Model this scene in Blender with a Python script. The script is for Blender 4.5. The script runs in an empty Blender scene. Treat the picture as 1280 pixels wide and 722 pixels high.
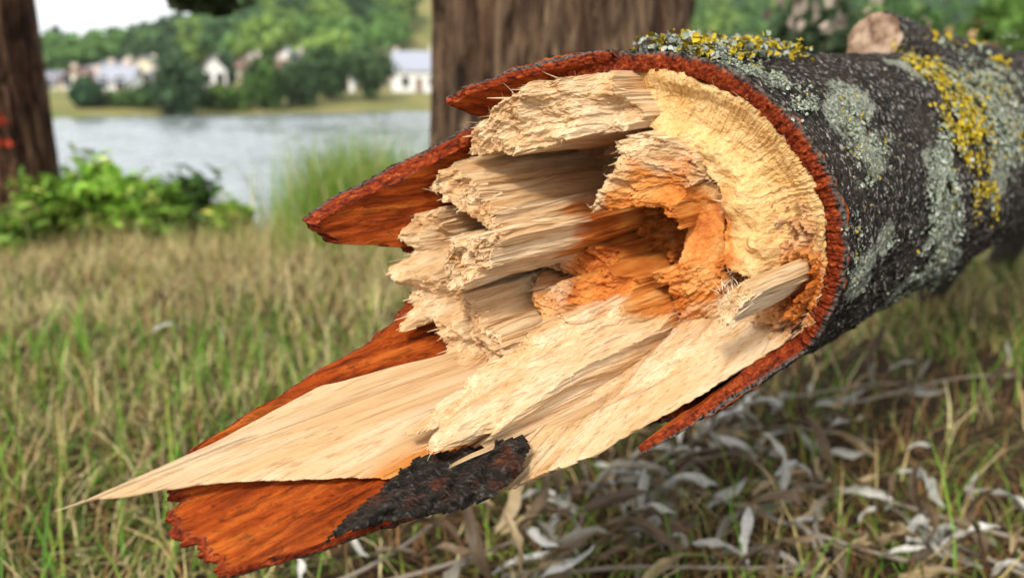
import bpy, math, random
import numpy as np
from mathutils import Matrix, Vector

# ------------------------------------------------------------------ camera, sky, sun, exposure
scene = bpy.context.scene
F_PX, HORIZON = 1150.0, 112.0                  # focal length in pixels of the 1280 px photograph, horizon row
PITCH = math.atan((361 - HORIZON) / F_PX)
CAM = np.array([0.0, 0.0, 0.55])
cam_data = bpy.data.cameras.new('camera')
cam_data.sensor_width = 36.0
cam_data.lens = F_PX / 1280 * 36.0
cam_data.clip_start = 0.02
cam_data.clip_end = 5000
cam_data.dof.use_dof = True
cam_data.dof.focus_distance = 0.49
cam_data.dof.aperture_fstop = 6.6
cam = bpy.data.objects.new('camera', cam_data)
scene.collection.objects.link(cam)
cam.location = CAM
cam.rotation_euler = (math.pi / 2 - PITCH, 0, 0)
scene.camera = cam

SUN_AZ, SUN_EL = math.radians(-164), math.radians(38)    # azimuth from +y towards +x (the sun stands behind the camera)
world = bpy.data.worlds.new('World')
scene.world = world
world.use_nodes = True
wn = world.node_tree.nodes
wl = world.node_tree.links
wn.clear()
sky = wn.new('ShaderNodeTexSky')
sky.sky_type = 'NISHITA'
sky.sun_disc = False
sky.sun_elevation = SUN_EL
sky.sun_rotation = SUN_AZ
sky.air_density = 1.0
sky.dust_density = 4.0
sky.ozone_density = 1.0
veil = wn.new('ShaderNodeMix')                 # a thin even layer of white cloud over the whole sky
veil.data_type = 'RGBA'
veil.inputs['Factor'].default_value = 0.72
veil.inputs['B'].default_value = (13.0, 13.2, 13.5, 1)
wl.new(sky.outputs[0], veil.inputs['A'])
bg = wn.new('ShaderNodeBackground')
bg.inputs['Strength'].default_value = 0.074
wo = wn.new('ShaderNodeOutputWorld')
wl.new(veil.outputs['Result'], bg.inputs['Color'])
wl.new(bg.outputs[0], wo.inputs['Surface'])

sun_data = bpy.data.lights.new('sun', 'SUN')
sun_data.energy = 2.0
sun_data.angle = math.radians(8)
sun_data.color = (1.0, 0.95, 0.86)
sun = bpy.data.objects.new('sun', sun_data)
scene.collection.objects.link(sun)
sdir = Vector((math.sin(SUN_AZ) * math.cos(SUN_EL), math.cos(SUN_AZ) * math.cos(SUN_EL), math.sin(SUN_EL)))
sun.rotation_euler = (-sdir).to_track_quat('-Z', 'Y').to_euler()
sun.location = (1, -5, 7)

scene.view_settings.view_transform = 'Standard'
scene.view_settings.look = 'None'
scene.view_settings.gamma = 1.0
scene.view_settings.use_curve_mapping = False
scene.view_settings.exposure = 0.92
scene.cycles.use_denoising = True
scene.cycles.max_bounces = 6
scene.cycles.transparent_max_bounces = 6

rng = np.random.default_rng(7)
random.seed(7)
COL = scene.collection

# ------------------------------------------------------------------ helpers
_perm = np.random.default_rng(11).permutation(256).astype(np.int64)
_perm = np.concatenate([_perm, _perm, _perm])
_ga = np.random.default_rng(12).normal(size=(256, 3))
_ga /= np.linalg.norm(_ga, axis=1)[:, None]


def gn(x, y, z=0.0, seed=0):
    """gradient noise, about -1..1"""
    x, y, z = np.broadcast_arrays(np.asarray(x, float) + seed * 17.31, np.asarray(y, float) - seed * 9.7, np.asarray(z, float) + seed * 5.13)
    xi, yi, zi = np.floor(x).astype(np.int64), np.floor(y).astype(np.int64), np.floor(z).astype(np.int64)
    xf, yf, zf = x - xi, y - yi, z - zi
    u, v, w = [t * t * t * (t * (t * 6 - 15) + 10) for t in (xf, yf, zf)]
    out = 0
    for dx in (0, 1):
        for dy in (0, 1):
            for dz in (0, 1):
                h = _perm[(_perm[(_perm[(xi + dx) & 255] + yi + dy) & 255] + zi + dz) & 255]
                g = _ga[h]
                d = g[..., 0] * (xf - dx) + g[..., 1] * (yf - dy) + g[..., 2] * (zf - dz)
                wt = (u if dx else 1 - u) * (v if dy else 1 - v) * (w if dz else 1 - w)
                out = out + d * wt
    return out * 1.6


def fbm(x, y, z=0.0, seed=0, octs=4, gain=0.5):
    s, a, f = 0, 1.0, 1.0
    for k in range(octs):
        s = s + a * gn(np.asarray(x) * f, np.asarray(y) * f, np.asarray(z) * f, seed + k)
        a *= gain
        f *= 2.03
    return s


def smooth(e0, e1, x):
    t = np.clip((x - e0) / (e1 - e0), 0, 1)
    return t * t * (3 - 2 * t)


def ground_pixel(px, py, z=0.0):
    """where the ray through a pixel of the photograph meets the height z"""
    fw = np.array([0, math.cos(PITCH), -math.sin(PITCH)])
    rt = np.array([1.0, 0, 0])
    up = np.cross(rt, fw)
    d = fw + rt * (px - 640) / F_PX - up * (py - 361) / F_PX
    t = (z - CAM[2]) / d[2]
    return CAM + d * t


def pixel_ray(px, py):
    fw = np.array([0, math.cos(PITCH), -math.sin(PITCH)])
    rt = np.array([1.0, 0, 0])
    up = np.cross(rt, fw)
    return fw + rt * (px - 640) / F_PX - up * (py - 361) / F_PX


def at_dist(px, py, y):
    """the point at world distance y along the ray through a pixel"""
    d = pixel_ray(px, py)
    return CAM + d * (y / d[1])


def new_mesh(name, verts, faces, mats=None, mat_index=None, attrs=None, smooth_shade=False):
    """verts (n,3); faces (m,3) or (m,4) array, or a list of such arrays"""
    verts = np.asarray(verts, np.float32)
    if not isinstance(faces, list):
        faces = [faces]
    faces = [np.asarray(f, np.int32) for f in faces if len(f)]
    me = bpy.data.meshes.new(name)
    me.vertices.add(len(verts))
    me.vertices.foreach_set('co', verts.ravel())
    loops = np.concatenate([f.ravel() for f in faces])
    sizes = np.concatenate([np.full(len(f), f.shape[1], np.int32) for f in faces])
    me.loops.add(len(loops))
    me.loops.foreach_set('vertex_index', loops)
    me.polygons.add(len(sizes))
    me.polygons.foreach_set('loop_start', np.concatenate([[0], np.cumsum(sizes)[:-1]]).astype(np.int32))
    if mats is not None:
        for m in (mats if isinstance(mats, (list, tuple)) else [mats]):
            me.materials.append(m)
    if mat_index is not None:
        me.polygons.foreach_set('material_index', np.asarray(mat_index, np.int32))
    if attrs:
        for k, a in attrs.items():
            a = np.asarray(a, np.float32)
            if a.ndim == 2:
                at = me.attributes.new(k, 'FLOAT_COLOR', 'POINT')
                if a.shape[1] == 3:
                    a = np.concatenate([a, np.ones((len(a), 1), np.float32)], 1)
                at.data.foreach_set('color', a.ravel())
            else:
                at = me.attributes.new(k, 'FLOAT', 'POINT')
                at.data.foreach_set('value', a)
    me.update(calc_edges=True)
    me.polygons.foreach_set('use_smooth', np.full(len(sizes), smooth_shade, bool))
    me.validate()
    return me


def link(name, me, parent=None, label=None, cat=None, group=None, kind=None):
    o = bpy.data.objects.new(name, me)
    COL.objects.link(o)
    if parent is not None:
        o.parent = parent
    for k, v in (('label', label), ('category', cat), ('group', group), ('kind', kind)):
        if v:
            o[k] = v
    return o


def empty(name, loc=(0, 0, 0), **kw):
    o = link(name, None, **kw)
    o.location = loc
    o.empty_display_size = 0.1
    return o


class Mat:
    """small helper for node materials"""

    def __init__(self, name, rough=0.8, spec=0.3):
        self.m = bpy.data.materials.new(name)
        self.m.use_nodes = True
        self.n = self.m.node_tree.nodes
        self.l = self.m.node_tree.links
        self.b = self.n['Principled BSDF']
        self.b.inputs['Roughness'].default_value = rough
        self.b.inputs['Specular IOR Level'].default_value = spec
        self._co = None

    def put(self, sock, val):
        if hasattr(val, 'links') or isinstance(val, bpy.types.NodeSocket):
            self.l.new(val, sock)
        elif isinstance(val, (tuple, list)) and len(val) == 3 and sock.type == 'RGBA':
            sock.default_value = (*val, 1)
        else:
            sock.default_value = val

    def co(self, scale=(1, 1, 1), kind='Object', rot=(0, 0, 0)):
        if self._co is None:
            self._co = self.n.new('ShaderNodeTexCoord')
        mp = self.n.new('ShaderNodeMapping')
        mp.inputs['Scale'].default_value = scale
        mp.inputs['Rotation'].default_value = rot
        self.l.new(self._co.outputs[kind], mp.inputs[0])
        return mp.outputs[0]

    def noise(self, vec, scale=1.0, detail=4.0, rough=0.55, dist=0.0):
        t = self.n.new('ShaderNodeTexNoise')
        t.inputs['Scale'].default_value = scale
        t.inputs['Detail'].default_value = detail
        t.inputs['Roughness'].default_value = rough
        t.inputs['Distortion'].default_value = dist
        self.l.new(vec, t.inputs['Vector'])
        return t.outputs['Fac']

    def voronoi(self, vec, scale=1.0, feature='F1', out='Distance'):
        t = self.n.new('ShaderNodeTexVoronoi')
        t.feature = feature
        t.inputs['Scale'].default_value = scale
        self.l.new(vec, t.inputs['Vector'])
        return t.outputs[out]

    def ramp(self, fac, stops):
        r = self.n.new('ShaderNodeValToRGB')
        e = r.color_ramp.elements
        while len(e) < len(stops):
            e.new(0.5)
        for el, (p, c) in zip(e, stops):
            el.position = p
            el.color = (*c, 1) if not isinstance(c, (int, float)) else (c, c, c, 1)
        self.l.new(fac, r.inputs[0])
        return r.outputs[0]

    def mix(self, fac, a, b, mode='MIX'):
        x = self.n.new('ShaderNodeMix')
        x.data_type = 'RGBA'
        x.blend_type = mode
        self.put(x.inputs['Factor'], fac)
        self.put(x.inputs['A'], a)
        self.put(x.inputs['B'], b)
        return x.outputs['Result']

    def math(self, op, a, b=0.0, c=None, clamp=False):
        x = self.n.new('ShaderNodeMath')
        x.operation = op
        x.use_clamp = clamp
        self.put(x.inputs[0], a)
        self.put(x.inputs[1], b)
        if c is not None:
            self.put(x.inputs[2], c)
        return x.outputs[0]

    def attr(self, name, out='Fac'):
        a = self.n.new('ShaderNodeAttribute')
        a.attribute_name = name
        return a.outputs[out]

    def bump(self, h, strength=0.5, dist=0.001, prev=None):
        b = self.n.new('ShaderNodeBump')
        b.inputs['Strength'].default_value = strength
        b.inputs['Distance'].default_value = dist
        self.l.new(h, b.inputs['Height'])
        if prev is not None:
            self.l.new(prev, b.inputs['Normal'])
        self.l.new(b.outputs[0], self.b.inputs['Normal'])
        return b.outputs[0]

    def color(self, c):
        self.put(self.b.inputs['Base Color'], c)
        return self.m


# ------------------------------------------------------------------ materials of the broken trunk
# log space: x = u (towards the right, near side), y = v (up), z = along the fibres towards the broken end
def wood_material():
    M = Mat('fresh_wood', 0.62, 0.25)
    streak = M.noise(M.co((420, 420, 9)), 1.0, 4, 0.6)
    broad = M.noise(M.co((90, 90, 5)), 1.0, 3, 0.55)
    speck = M.noise(M.co((800, 800, 620)), 1.0, 2, 0.5)
    blot = M.noise(M.co((38, 38, 16)), 1.0, 3, 0.6)
    pale = M.ramp(broad, [(0.30, (0.52, 0.305, 0.135)), (0.46, (0.60, 0.405, 0.215)), (0.62, (0.68, 0.515, 0.325))])
    pale = M.mix(M.math('MULTIPLY', M.attr('yellow'), 0.62), pale, M.ramp(blot, [(0.34, (0.62, 0.36, 0.095)), (0.66, (0.80, 0.57, 0.235))]))
    orange = M.ramp(blot, [(0.28, (0.24, 0.050, 0.008)), (0.44, (0.46, 0.135, 0.022)), (0.56, (0.58, 0.22, 0.045)), (0.70, (0.68, 0.36, 0.12))])
    st = M.math('ADD', M.attr('stain'), M.math('MULTIPLY', M.math('SUBTRACT', blot, 0.5), 0.9))
    st = M.math('ADD', st, M.math('MULTIPLY', M.math('SUBTRACT', streak, 0.5), 0.5))
    stf = M.ramp(st, [(0.22, 0.0), (0.72, 1.0)])
    c = M.mix(stf, pale, orange)
    c = M.mix(1.0, c, M.ramp(streak, [(0.30, (0.70, 0.57, 0.45)), (0.43, (0.95, 0.92, 0.88)), (0.7, (1.0, 1.0, 1.0))]), 'MULTIPLY')
    lines = M.noise(M.co((620, 620, 5)), 1.0, 3, 0.6)
    c = M.mix(M.ramp(lines, [(0.33, 0.55), (0.41, 0.0)]), c, M.mix(1.0, c, (0.52, 0.36, 0.24), 'MULTIPLY'))
    c = M.mix(M.ramp(speck, [(0.735, 0.0), (0.79, 0.8)]), c, (0.20, 0.09, 0.035))
    h = M.math('ADD', M.math('MULTIPLY', streak, 1.0), M.math('MULTIPLY', broad, 0.7))
    b1 = M.bump(h, 0.75, 0.0016)
    M.bump(M.noise(M.co((1500, 1500, 500)), 1.0, 2, 0.6), 0.35, 0.0004, b1)
    return M.color(c)


def inner_bark_material():
    M = Mat('inner_bark', 0.65, 0.12)
    fine = M.noise(M.co((150, 150, 9)), 1.0, 4, 0.6)
    strand = M.noise(M.co((330, 330, 60)), 1.0, 5, 0.7, 0.8)
    grain = M.noise(M.co((420, 420, 330)), 1.0, 4, 0.7)
    rim = M.attr('rim')
    face = M.ramp(fine, [(0.32, (0.16, 0.024, 0.004)), (0.5, (0.37, 0.062, 0.007)), (0.68, (0.52, 0.13, 0.018))])
    face = M.mix(1.0, face, M.ramp(strand, [(0.36, 0.40), (0.52, 1.0)]), 'MULTIPLY')
    face = M.mix(M.ramp(M.noise(M.co((28, 28, 14)), 1.0, 4, 0.6), [(0.50, 0.0), (0.70, 0.5)]), face, (0.20, 0.045, 0.010))
    edge = M.ramp(M.math('ADD', M.math('MULTIPLY', strand, 0.6), M.math('MULTIPLY', grain, 0.4)), [(0.36, (0.022, 0.004, 0.002)), (0.46, (0.13, 0.016, 0.004)), (0.55, (0.27, 0.040, 0.007)), (0.66, (0.46, 0.13, 0.03))])
    edge = M.mix(M.ramp(M.math('ADD', rim, M.math('MULTIPLY', M.math('SUBTRACT', grain, 0.5), 0.9)), [(0.20, 1.0), (0.36, 0.0)]), edge, M.ramp(grain, [(0.4, (0.012, 0.009, 0.007)), (0.62, (0.16, 0.14, 0.12))]))
    c = M.mix(M.ramp(rim, [(0.02, 0.0), (0.06, 1.0)]), face, edge)
    b = M.bump(strand, 1.0, 0.0016)
    M.bump(grain, 0.7, 0.0010, b)
    return M.color(c)


def outer_bark_material(name='outer_bark', pale=1.0):
    M = Mat(name, 0.72, 0.22)
    v = M.co((1, 1, 1))
    fleck = M.noise(M.co((210, 210, 480)), 1.0, 4, 0.65)
    fine = M.noise(M.co((600, 600, 900)), 1.0, 3, 0.6)
    patch = M.noise(v, 22.0, 4, 0.6)
    c = M.ramp(fleck, [(0.42, (0.004, 0.003, 0.0022)), (0.52, (0.022, 0.016, 0.011)), (0.58, (0.085 * pale, 0.066 * pale, 0.050 * pale)), (0.65, (0.52 * pale ** 2, 0.50 * pale ** 2, 0.45 * pale ** 2))])  # whitish bark flecks; the palest are glints painted into the colour
    c = M.mix(M.ramp(patch, [(0.48, 0.0), (0.66, 0.5)]), c, M.ramp(fine, [(0.3, (0.012, 0.009, 0.006)), (0.7, (0.085, 0.060, 0.040))]))
    # thin crust of pale lichen, in spots
    crust = M.attr('crust')
    mott = M.noise(M.co((70, 70, 110)), 1.0, 5, 0.7)
    cf = M.math('MULTIPLY', M.ramp(M.math('ADD', M.math('MULTIPLY', crust, 0.36), M.math('ADD', M.math('MULTIPLY', fleck, 0.6), M.math('MULTIPLY', mott, 0.5))), [(0.70, 0.0), (0.80, 1.0)]), 0.9)
    c = M.mix(cf, c, M.ramp(fine, [(0.38, (0.10, 0.11, 0.08)), (0.5, (0.27, 0.29, 0.22)), (0.62, (0.46, 0.48, 0.39))]))
    if pale < 1:
        c = M.mix(M.ramp(M.noise(M.co((45, 45, 45)), 1.0, 4, 0.65), [(0.52, 0.0), (0.62, 0.85)]), c, M.ramp(fleck, [(0.4, (0.03, 0.008, 0.004)), (0.6, (0.17, 0.045, 0.018))]))
    b1 = M.bump(fleck, 1.0, 0.006)
    M.bump(fine, 0.6, 0.0008, b1)
    return M.color(c)


WOOD = wood_material()
INNER = inner_bark_material()
OUTER = outer_bark_material()
DARK_BARK = outer_bark_material('dark_bark', 0.45)

# ------------------------------------------------------------------ the broken trunk
AX = pixel_ray(1604, 80)
AX = AX / np.linalg.norm(AX)
UU = np.cross(AX, [0, 0, 1.0])
UU /= np.linalg.norm(UU)
VV = np.cross(UU, AX)
WW = -AX
CEN = CAM + pixel_ray(831, 289) * 0.60
RB, RW = 0.114, 0.102                           # radius over the bark, radius of the wood

log = empty('broken_trunk')
log['label'] = 'fallen tree trunk with splintered pale wood, torn orange inner bark and lichen on dark bark'
log['category'] = 'tree trunk'
log.matrix_world = Matrix(((UU[0], VV[0], WW[0], CEN[0]), (UU[1], VV[1], WW[1], CEN[1]), (UU[2], VV[2], WW[2], CEN[2]), (0, 0, 0, 1)))


def P(px, py, h):
    """a point of the trunk at height h along the fibres, seen in the photograph at a pixel"""
    r = pixel_ray(px, py)
    o = CAM - (CEN + WW * h)
    t = -(o @ AX) / (r @ AX)
    p = o + r * t
    return (p @ UU, p @ VV, h)


def Q(r, deg, h):
    return (r * math.cos(math.radians(deg)), r * math.sin(math.radians(deg)), h)


def ring_h(th):
    return RB * (-0.125 * np.cos(th) + 0.2265 * np.sin(th))


PIT = P(822, 490, .125)


def stain_of(u, v, h, add=0.0):
    rho = np.hypot(u, v + 0.004)
    d = np.sqrt((rho / 0.060) ** 2 + (np.clip(h - 0.005, 0, 9) / 0.085) ** 2)
    d = d + 0.25 * fbm(u * 60, v * 60, h * 22, 3, 3)
    s = 1 - smooth(0.55, 1.15, d)
    s = np.maximum(s, 0.95 * np.exp(-(((u - RES[0]) / 0.021) ** 2 + ((v - RES[1]) / 0.027) ** 2)) * (h < 0.05))
    return np.clip(s + add, 0, 1)


RES = P(1008, 372, -0.01)


def inside(poly, x, y):
    n = len(poly)
    res = np.zeros(x.shape, bool)
    j = n - 1
    for i in range(n):
        xi, yi, xj, yj = poly[i][0], poly[i][1], poly[j][0], poly[j][1]
        c = ((yi > y) != (yj > y)) & (x < (xj - xi) * (y - yi) / (yj - yi + 1e-12) + xi)
        res ^= c
        j = i
    return res


def chunk(name, poly, base=-0.06, res=0.0008, warp=0.0014, rag=0.0035, stain=0.0, yellow=0.0, seed=0, hfun=None, power=3.0, wave=1.0, parent=log, segs=34, keep=None, mat=None, bundle=0.0035, cell=(520, 130)):
    """a bundle of fibres: cross-section polygon (u, v, h), ragged broken end at h, sides along the fibres down to base"""
    pol = np.array(poly, float)
    lo = pol[:, :2].min(0) - 3 * warp
    hi = pol[:, :2].max(0) + 3 * warp
    nx, ny = [int(math.ceil((hi[k] - lo[k]) / res)) + 1 for k in (0, 1)]
    gx = lo[0] + np.arange(nx + 1) * res
    gy = lo[1] + np.arange(ny + 1) * res
    X, Y = np.meshgrid(gx, gy, indexing='ij')
    cxm, cym = X[:-1, :-1] + res / 2, Y[:-1, :-1] + res / 2
    wx = cxm + warp * (gn(cxm * 130, cym * 130, 0, seed) + 0.6 * gn(cxm * 420, cym * 420, 0, seed + 3))
    wy = cym + warp * (gn(cxm * 130, cym * 130, 3.3, seed + 1) + 0.6 * gn(cxm * 420, cym * 420, 0, seed + 4))
    ins = inside(pol, wx, wy)
    if keep is not None:
        ins &= keep(cxm, cym)
    # corners used
    used = np.zeros((nx + 1, ny + 1), bool)
    for a in (0, 1):
        for b in (0, 1):
            used[a:a + nx, b:b + ny] |= ins
    idx = -np.ones((nx + 1, ny + 1), int)
    idx[used] = np.arange(used.sum())
    u, v = X[used].copy(), Y[used].copy()
    # height of the broken end
    d2 = (u[:, None] - pol[None, :, 0]) ** 2 + (v[:, None] - pol[None, :, 1]) ** 2 + 1e-7
    w = d2 ** (-power / 2)
    h = (w * pol[None, :, 2]).sum(1) / w.sum(1)
    if hfun is not None:
        h = hfun(u, v, h)
    rho = np.hypot(u, v)
    ang = np.arctan2(v, u) * 0.05
    h = h + rag * (0.9 * gn(u * 110, v * 110, 0, seed + 7) + 0.7 * gn(rho * 420, ang * 120, 0, seed + 8) + 0.25 * gn(u * 500, v * 500, 0, seed + 9))
    h = h + rag * 1.6 * np.clip(gn(u * 700, v * 700, 0, seed + 10) - 0.35, 0, 1)
    if bundle:                                                # bundles of fibres that broke at different lengths
        for kk, (amp, f) in enumerate(((1.0, 1.0), (0.4, 2.1))):
            aa = np.floor(rho * cell[0] * f + 1.3 * gn(u * 90 * f, v * 90 * f, 0, seed + 31 + kk)).astype(np.int64)
            bb = np.floor(np.arctan2(v, u) * 0.06 * cell[1] * f + 1.3 * gn(u * 90 * f, v * 90 * f, 7, seed + 33 + kk) + aa * 0.37).astype(np.int64)
            hs = _perm[(_perm[(aa + seed) & 255] + bb) & 255] / 255.0
            h = h + amp * bundle * (hs - 0.62)
    i, j = np.nonzero(ins)
    quads = np.stack([idx[i, j], idx[i + 1, j], idx[i + 1, j + 1], idx[i, j + 1]], 1)
    # border edges (kept with the inside on their left)
    pad = np.pad(ins, 1)
    ed = []
    for di, dj, a, b in ((0, -1, (0, 0), (1, 0)), (1, 0, (1, 0), (1, 1)), (0, 1, (1, 1), (0, 1)), (-1, 0, (0, 1), (0, 0))):
        m = ins & ~pad[1 + di:1 + di + nx, 1 + dj:1 + dj + ny]
        i, j = np.nonzero(m)
        ed.append(np.stack([idx[i + a[0], j + a[1]], idx[i + b[0], j + b[1]]], 1))
    ed = np.concatenate(ed)
    bv = np.unique(ed)
    for _ in range(3):                                        # soften the stair steps of the grid
        su, sv, cnt = np.zeros(len(u)), np.zeros(len(u)), np.zeros(len(u))
        for a, b in ((0, 1), (1, 0)):
            np.add.at(su, ed[:, a], u[ed[:, b]])
            np.add.at(sv, ed[:, a], v[ed[:, b]])
            np.add.at(cnt, ed[:, a], 1)
        u[bv] = 0.5 * u[bv] + 0.5 * su[bv] / cnt[bv]
        v[bv] = 0.5 * v[bv] + 0.5 * sv[bv] / cnt[bv]
    jit = np.random.default_rng(seed + 50)
    u[bv] += jit.normal(size=len(bv)) * 0.00022
    v[bv] += jit.normal(size=len(bv)) * 0.00022
    n0 = len(u)
    # walls
    bi = -np.ones(n0, int)
    bi[bv] = np.arange(len(bv))
    k = np.arange(1, segs + 1) / segs
    hw = h[bv][:, None] + (base - h[bv])[:, None] * k[None, :] ** 1.25
    uw = np.repeat(u[bv][:, None], segs, 1)
    vw = np.repeat(v[bv][:, None], segs, 1)
    allu = np.concatenate([u, uw.ravel()])
    allv = np.concatenate([v, vw.ravel()])
    allh = np.concatenate([h, hw.ravel()])

    def wid(vi, s):
        return np.where(s == 0, vi, n0 + bi[vi] * segs + s - 1)
    faces = [quads]
    for s in range(segs):
        a, b = ed[:, 0], ed[:, 1]
        faces.append(np.stack([wid(b, s), wid(a, s), wid(a, s + 1), wid(b, s + 1)], 1))
    faces = np.concatenate(faces)
    # slow waviness of the fibres
    du = wave * (0.0016 * gn(allu * 60, allv * 60, allh * 14, 21) + 0.0011 * gn(allu * 240, allv * 240, allh * 16, 22) + 0.0004 * gn(allu * 900, allv * 900, allh * 60, 25))
    dv = wave * (0.0016 * gn(allu * 60, allv * 60, allh * 14, 23) + 0.0011 * gn(allu * 240, allv * 240, allh * 16, 24) + 0.0004 * gn(allu * 900, allv * 900, allh * 60, 26))
    vs = np.stack([allu + du, allv + dv, allh], 1)
    st = stain_of(allu, allv, allh, stain)
    me = new_mesh(name, vs, faces, mat or WOOD, attrs={'stain': st, 'yellow': np.full(len(vs), yellow)})
    if name == 'splinter' or name == 'broken_face':
        FIBRE_ENDS.append(vs[bv])
    return link(name, me, parent)


FIBRE_ENDS = []


def shell(name, th, htop, rout, rin, back, mats, parent=log, n_out=60, n_rim=10, n_in=40, rag=0.0015, back_in=None, disp=None, seed=0, rim_rough=0.0012, close=True, wood=False, bend=None, stain=0.0, back_rows=None, taper=None):
    """a curved plate around the trunk axis: outer face, broken rim, inner face, as one strip of rings"""
    th = np.asarray(th, float)
    ht = htop + rag * (1.5 * fbm(th * 22, 0, 0, seed, 4, .6) + 0.3 * gn(th * 260, 0, 0, seed + 5))
    rows_r, rows_h, zone = [], [], []
    for k in range(n_out):
        t = (k / n_out)
        if back_rows is not None:
            f = back_rows[k]
            hh = np.where(f <= 1e9, f, 0) + (ht - 0.0) * (smooth(-0.12, 0.0, f)) if np.isscalar(f) else f
        else:
            hh = back + (ht - back) * t ** 0.85
        rows_h.append(hh * np.ones_like(th))
        rows_r.append(rout * np.ones_like(th))
        zone.append(0)
    for k in range(n_rim + 1):
        t = k / n_rim
        bulge = 0.0022 * math.sin(math.pi * t)
        rough = rim_rough * (gn(th * RB * 420, t * 4.0, 0, seed + 11) + 0.7 * gn(th * RB * 1100, t * 9, 0, seed + 12))
        rows_h.append(ht + bulge + (rough if 0 < k < n_rim else 0))
        rows_r.append((rout * (1 - t) + rin * t if taper is None else rout - taper[0] * t) + np.zeros_like(th))
        zone.append(1)
    bi = back if back_in is None else back_in
    for k in range(1, n_in + 1):
        t = k / n_in
        rows_h.append(ht + (bi - ht) * t ** 1.2)
        rows_r.append(rin * np.ones_like(th) if taper is None else np.maximum(rin, rout - taper[0] - taper[1] * (ht - rows_h[-1])))
        zone.append(2)
    H = np.array(rows_h)
    Rr = np.array(rows_r)
    zn = np.array(zone)
    T = np.repeat(th[None, :], len(H), 0)
    if disp is not None:
        Rr = Rr + disp(T, H, zn[:, None] * np.ones_like(T))
    if bend is not None:
        Rr = Rr + bend(T, H)
    vs = np.stack([Rr * np.cos(T), Rr * np.sin(T), H], -1)
    nr, nt = H.shape
    ids = np.arange(nr * nt).reshape(nr, nt)
    q = np.stack([ids[:-1, :-1], ids[:-1, 1:], ids[1:, 1:], ids[1:, :-1]], -1)
    mi = np.repeat(np.where((zn[:-1] == 0) & (zn[1:] == 0), 0, 1)[:, None], nt - 1, 1)
    faces = [q.reshape(-1, 4)]
    mi = [mi.ravel()]
    if close:                                                   # the two long edges
        no = n_out + n_rim // 2
        for col in (0, nt - 1):
            a = ids[:no, col]
            b = ids[::-1, col][:no]
            m = min(len(a), len(b))
            a, b = a[:m], b[:m]
            f = np.stack([a[:-1], a[1:], b[1:], b[:-1]], 1)
            faces.append(f if col else f[:, ::-1])
            mi.append(np.ones(len(f), int))
    vs = vs.reshape(-1, 3)
    rim = np.repeat(np.where(zn == 1, 0.1 + 0.9 * np.clip((np.arange(len(zn)) - n_out) / n_rim, 0, 1), 0)[:, None], nt, 1).astype(float).ravel()
    at = {'rim': rim}
    if wood:
        at = {'stain': stain_of(vs[:, 0], vs[:, 1], vs[:, 2], stain if not callable(stain) else stain(T.ravel(), H.ravel())), 'yellow': np.zeros(len(vs))}
        mi = None
    else:
        at['crust'] = crust_of(vs)
        mi = np.concatenate(mi)
    me = new_mesh(name, vs, np.concatenate(faces), mats, mi, at, smooth_shade=True)
    return link(name, me, parent)


CRUST = []          # (u, v, w, radius) of the pale crusts on the bark, filled below


def bark_pixel(px, py, r=RB):
    """where the ray through a pixel first meets the bark"""
    d = pixel_ray(px, py)
    o = CAM - CEN
    ru, rv, ou, ov = d @ UU, d @ VV, o @ UU, o @ VV
    a, b, c = ru * ru + rv * rv, 2 * (ru * ou + rv * ov), ou * ou + ov * ov - r * r
    D = max(b * b - 4 * a * c, 0)
    t = (-b - math.sqrt(D)) / 2 / a
    p = o + d * t
    return np.array([p @ UU, p @ VV, p @ WW])


for px, py, rr in ((1060, 150, .035), (1090, 190, .03), (1065, 120, .03), (1170, 210, .03), (1180, 250, .035), (1185, 290, .035), (1170, 330, .04), (1080, 345, .03),
                   (1230, 120, .05), (1260, 160, .05), (1200, 100, .04), (900, 75, .03), (960, 90, .025), (1130, 85, .03), (1110, 300, .02), (1120, 370, .03), (1250, 220, .05)):
    CRUST.append((*bark_pixel(px, py), rr))


def crust_of(vs):
    s = np.zeros(len(vs))
    for u, v, w, r in CRUST:
        d = np.sqrt((vs[:, 0] - u) ** 2 + (vs[:, 1] - v) ** 2 + ((vs[:, 2] - w) * 0.8) ** 2)
        s = np.maximum(s, 1 - smooth(0.25 * r, r, d))
    return s


def bark_disp(T, H, Z):
    a = T * RB
    n = 0.0026 * fbm(a * 40, H * 28, 0, 31, 3)
    n = n + 0.0011 * gn(a * 190, H * 420, 0, 35) + 0.0006 * gn(a * 500, H * 900, 0, 36)
    n = n - 0.0022 * np.clip(0.28 - np.abs(fbm(a * 38 + 3, H * 60, 0, 37, 2)), 0, 1) * 2
    n = n + 0.005 * gn(a * 10, H * 8, 0, 39) - 0.0016 * np.clip(0.12 - np.abs(gn(a * 26, H * 70, 0, 47)), 0, 1) * 8
    inn = 0.0018 * fbm(a * 40, H * 22, 4, 41, 3) + 0.0007 * gn(a * 300, H * 40, 0, 43)
    return np.where(Z == 0, n, np.where(Z == 1, 0.0005 * gn(a * 300, H * 300, 2, 45) + 0.002 * fbm(a * 45, H * 45, 0, 31, 1) * 0.6, inn))


def table(deg, tab):
    t = np.array(sorted(tab))
    return np.interp(deg, t[:, 0], t[:, 1])


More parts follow.
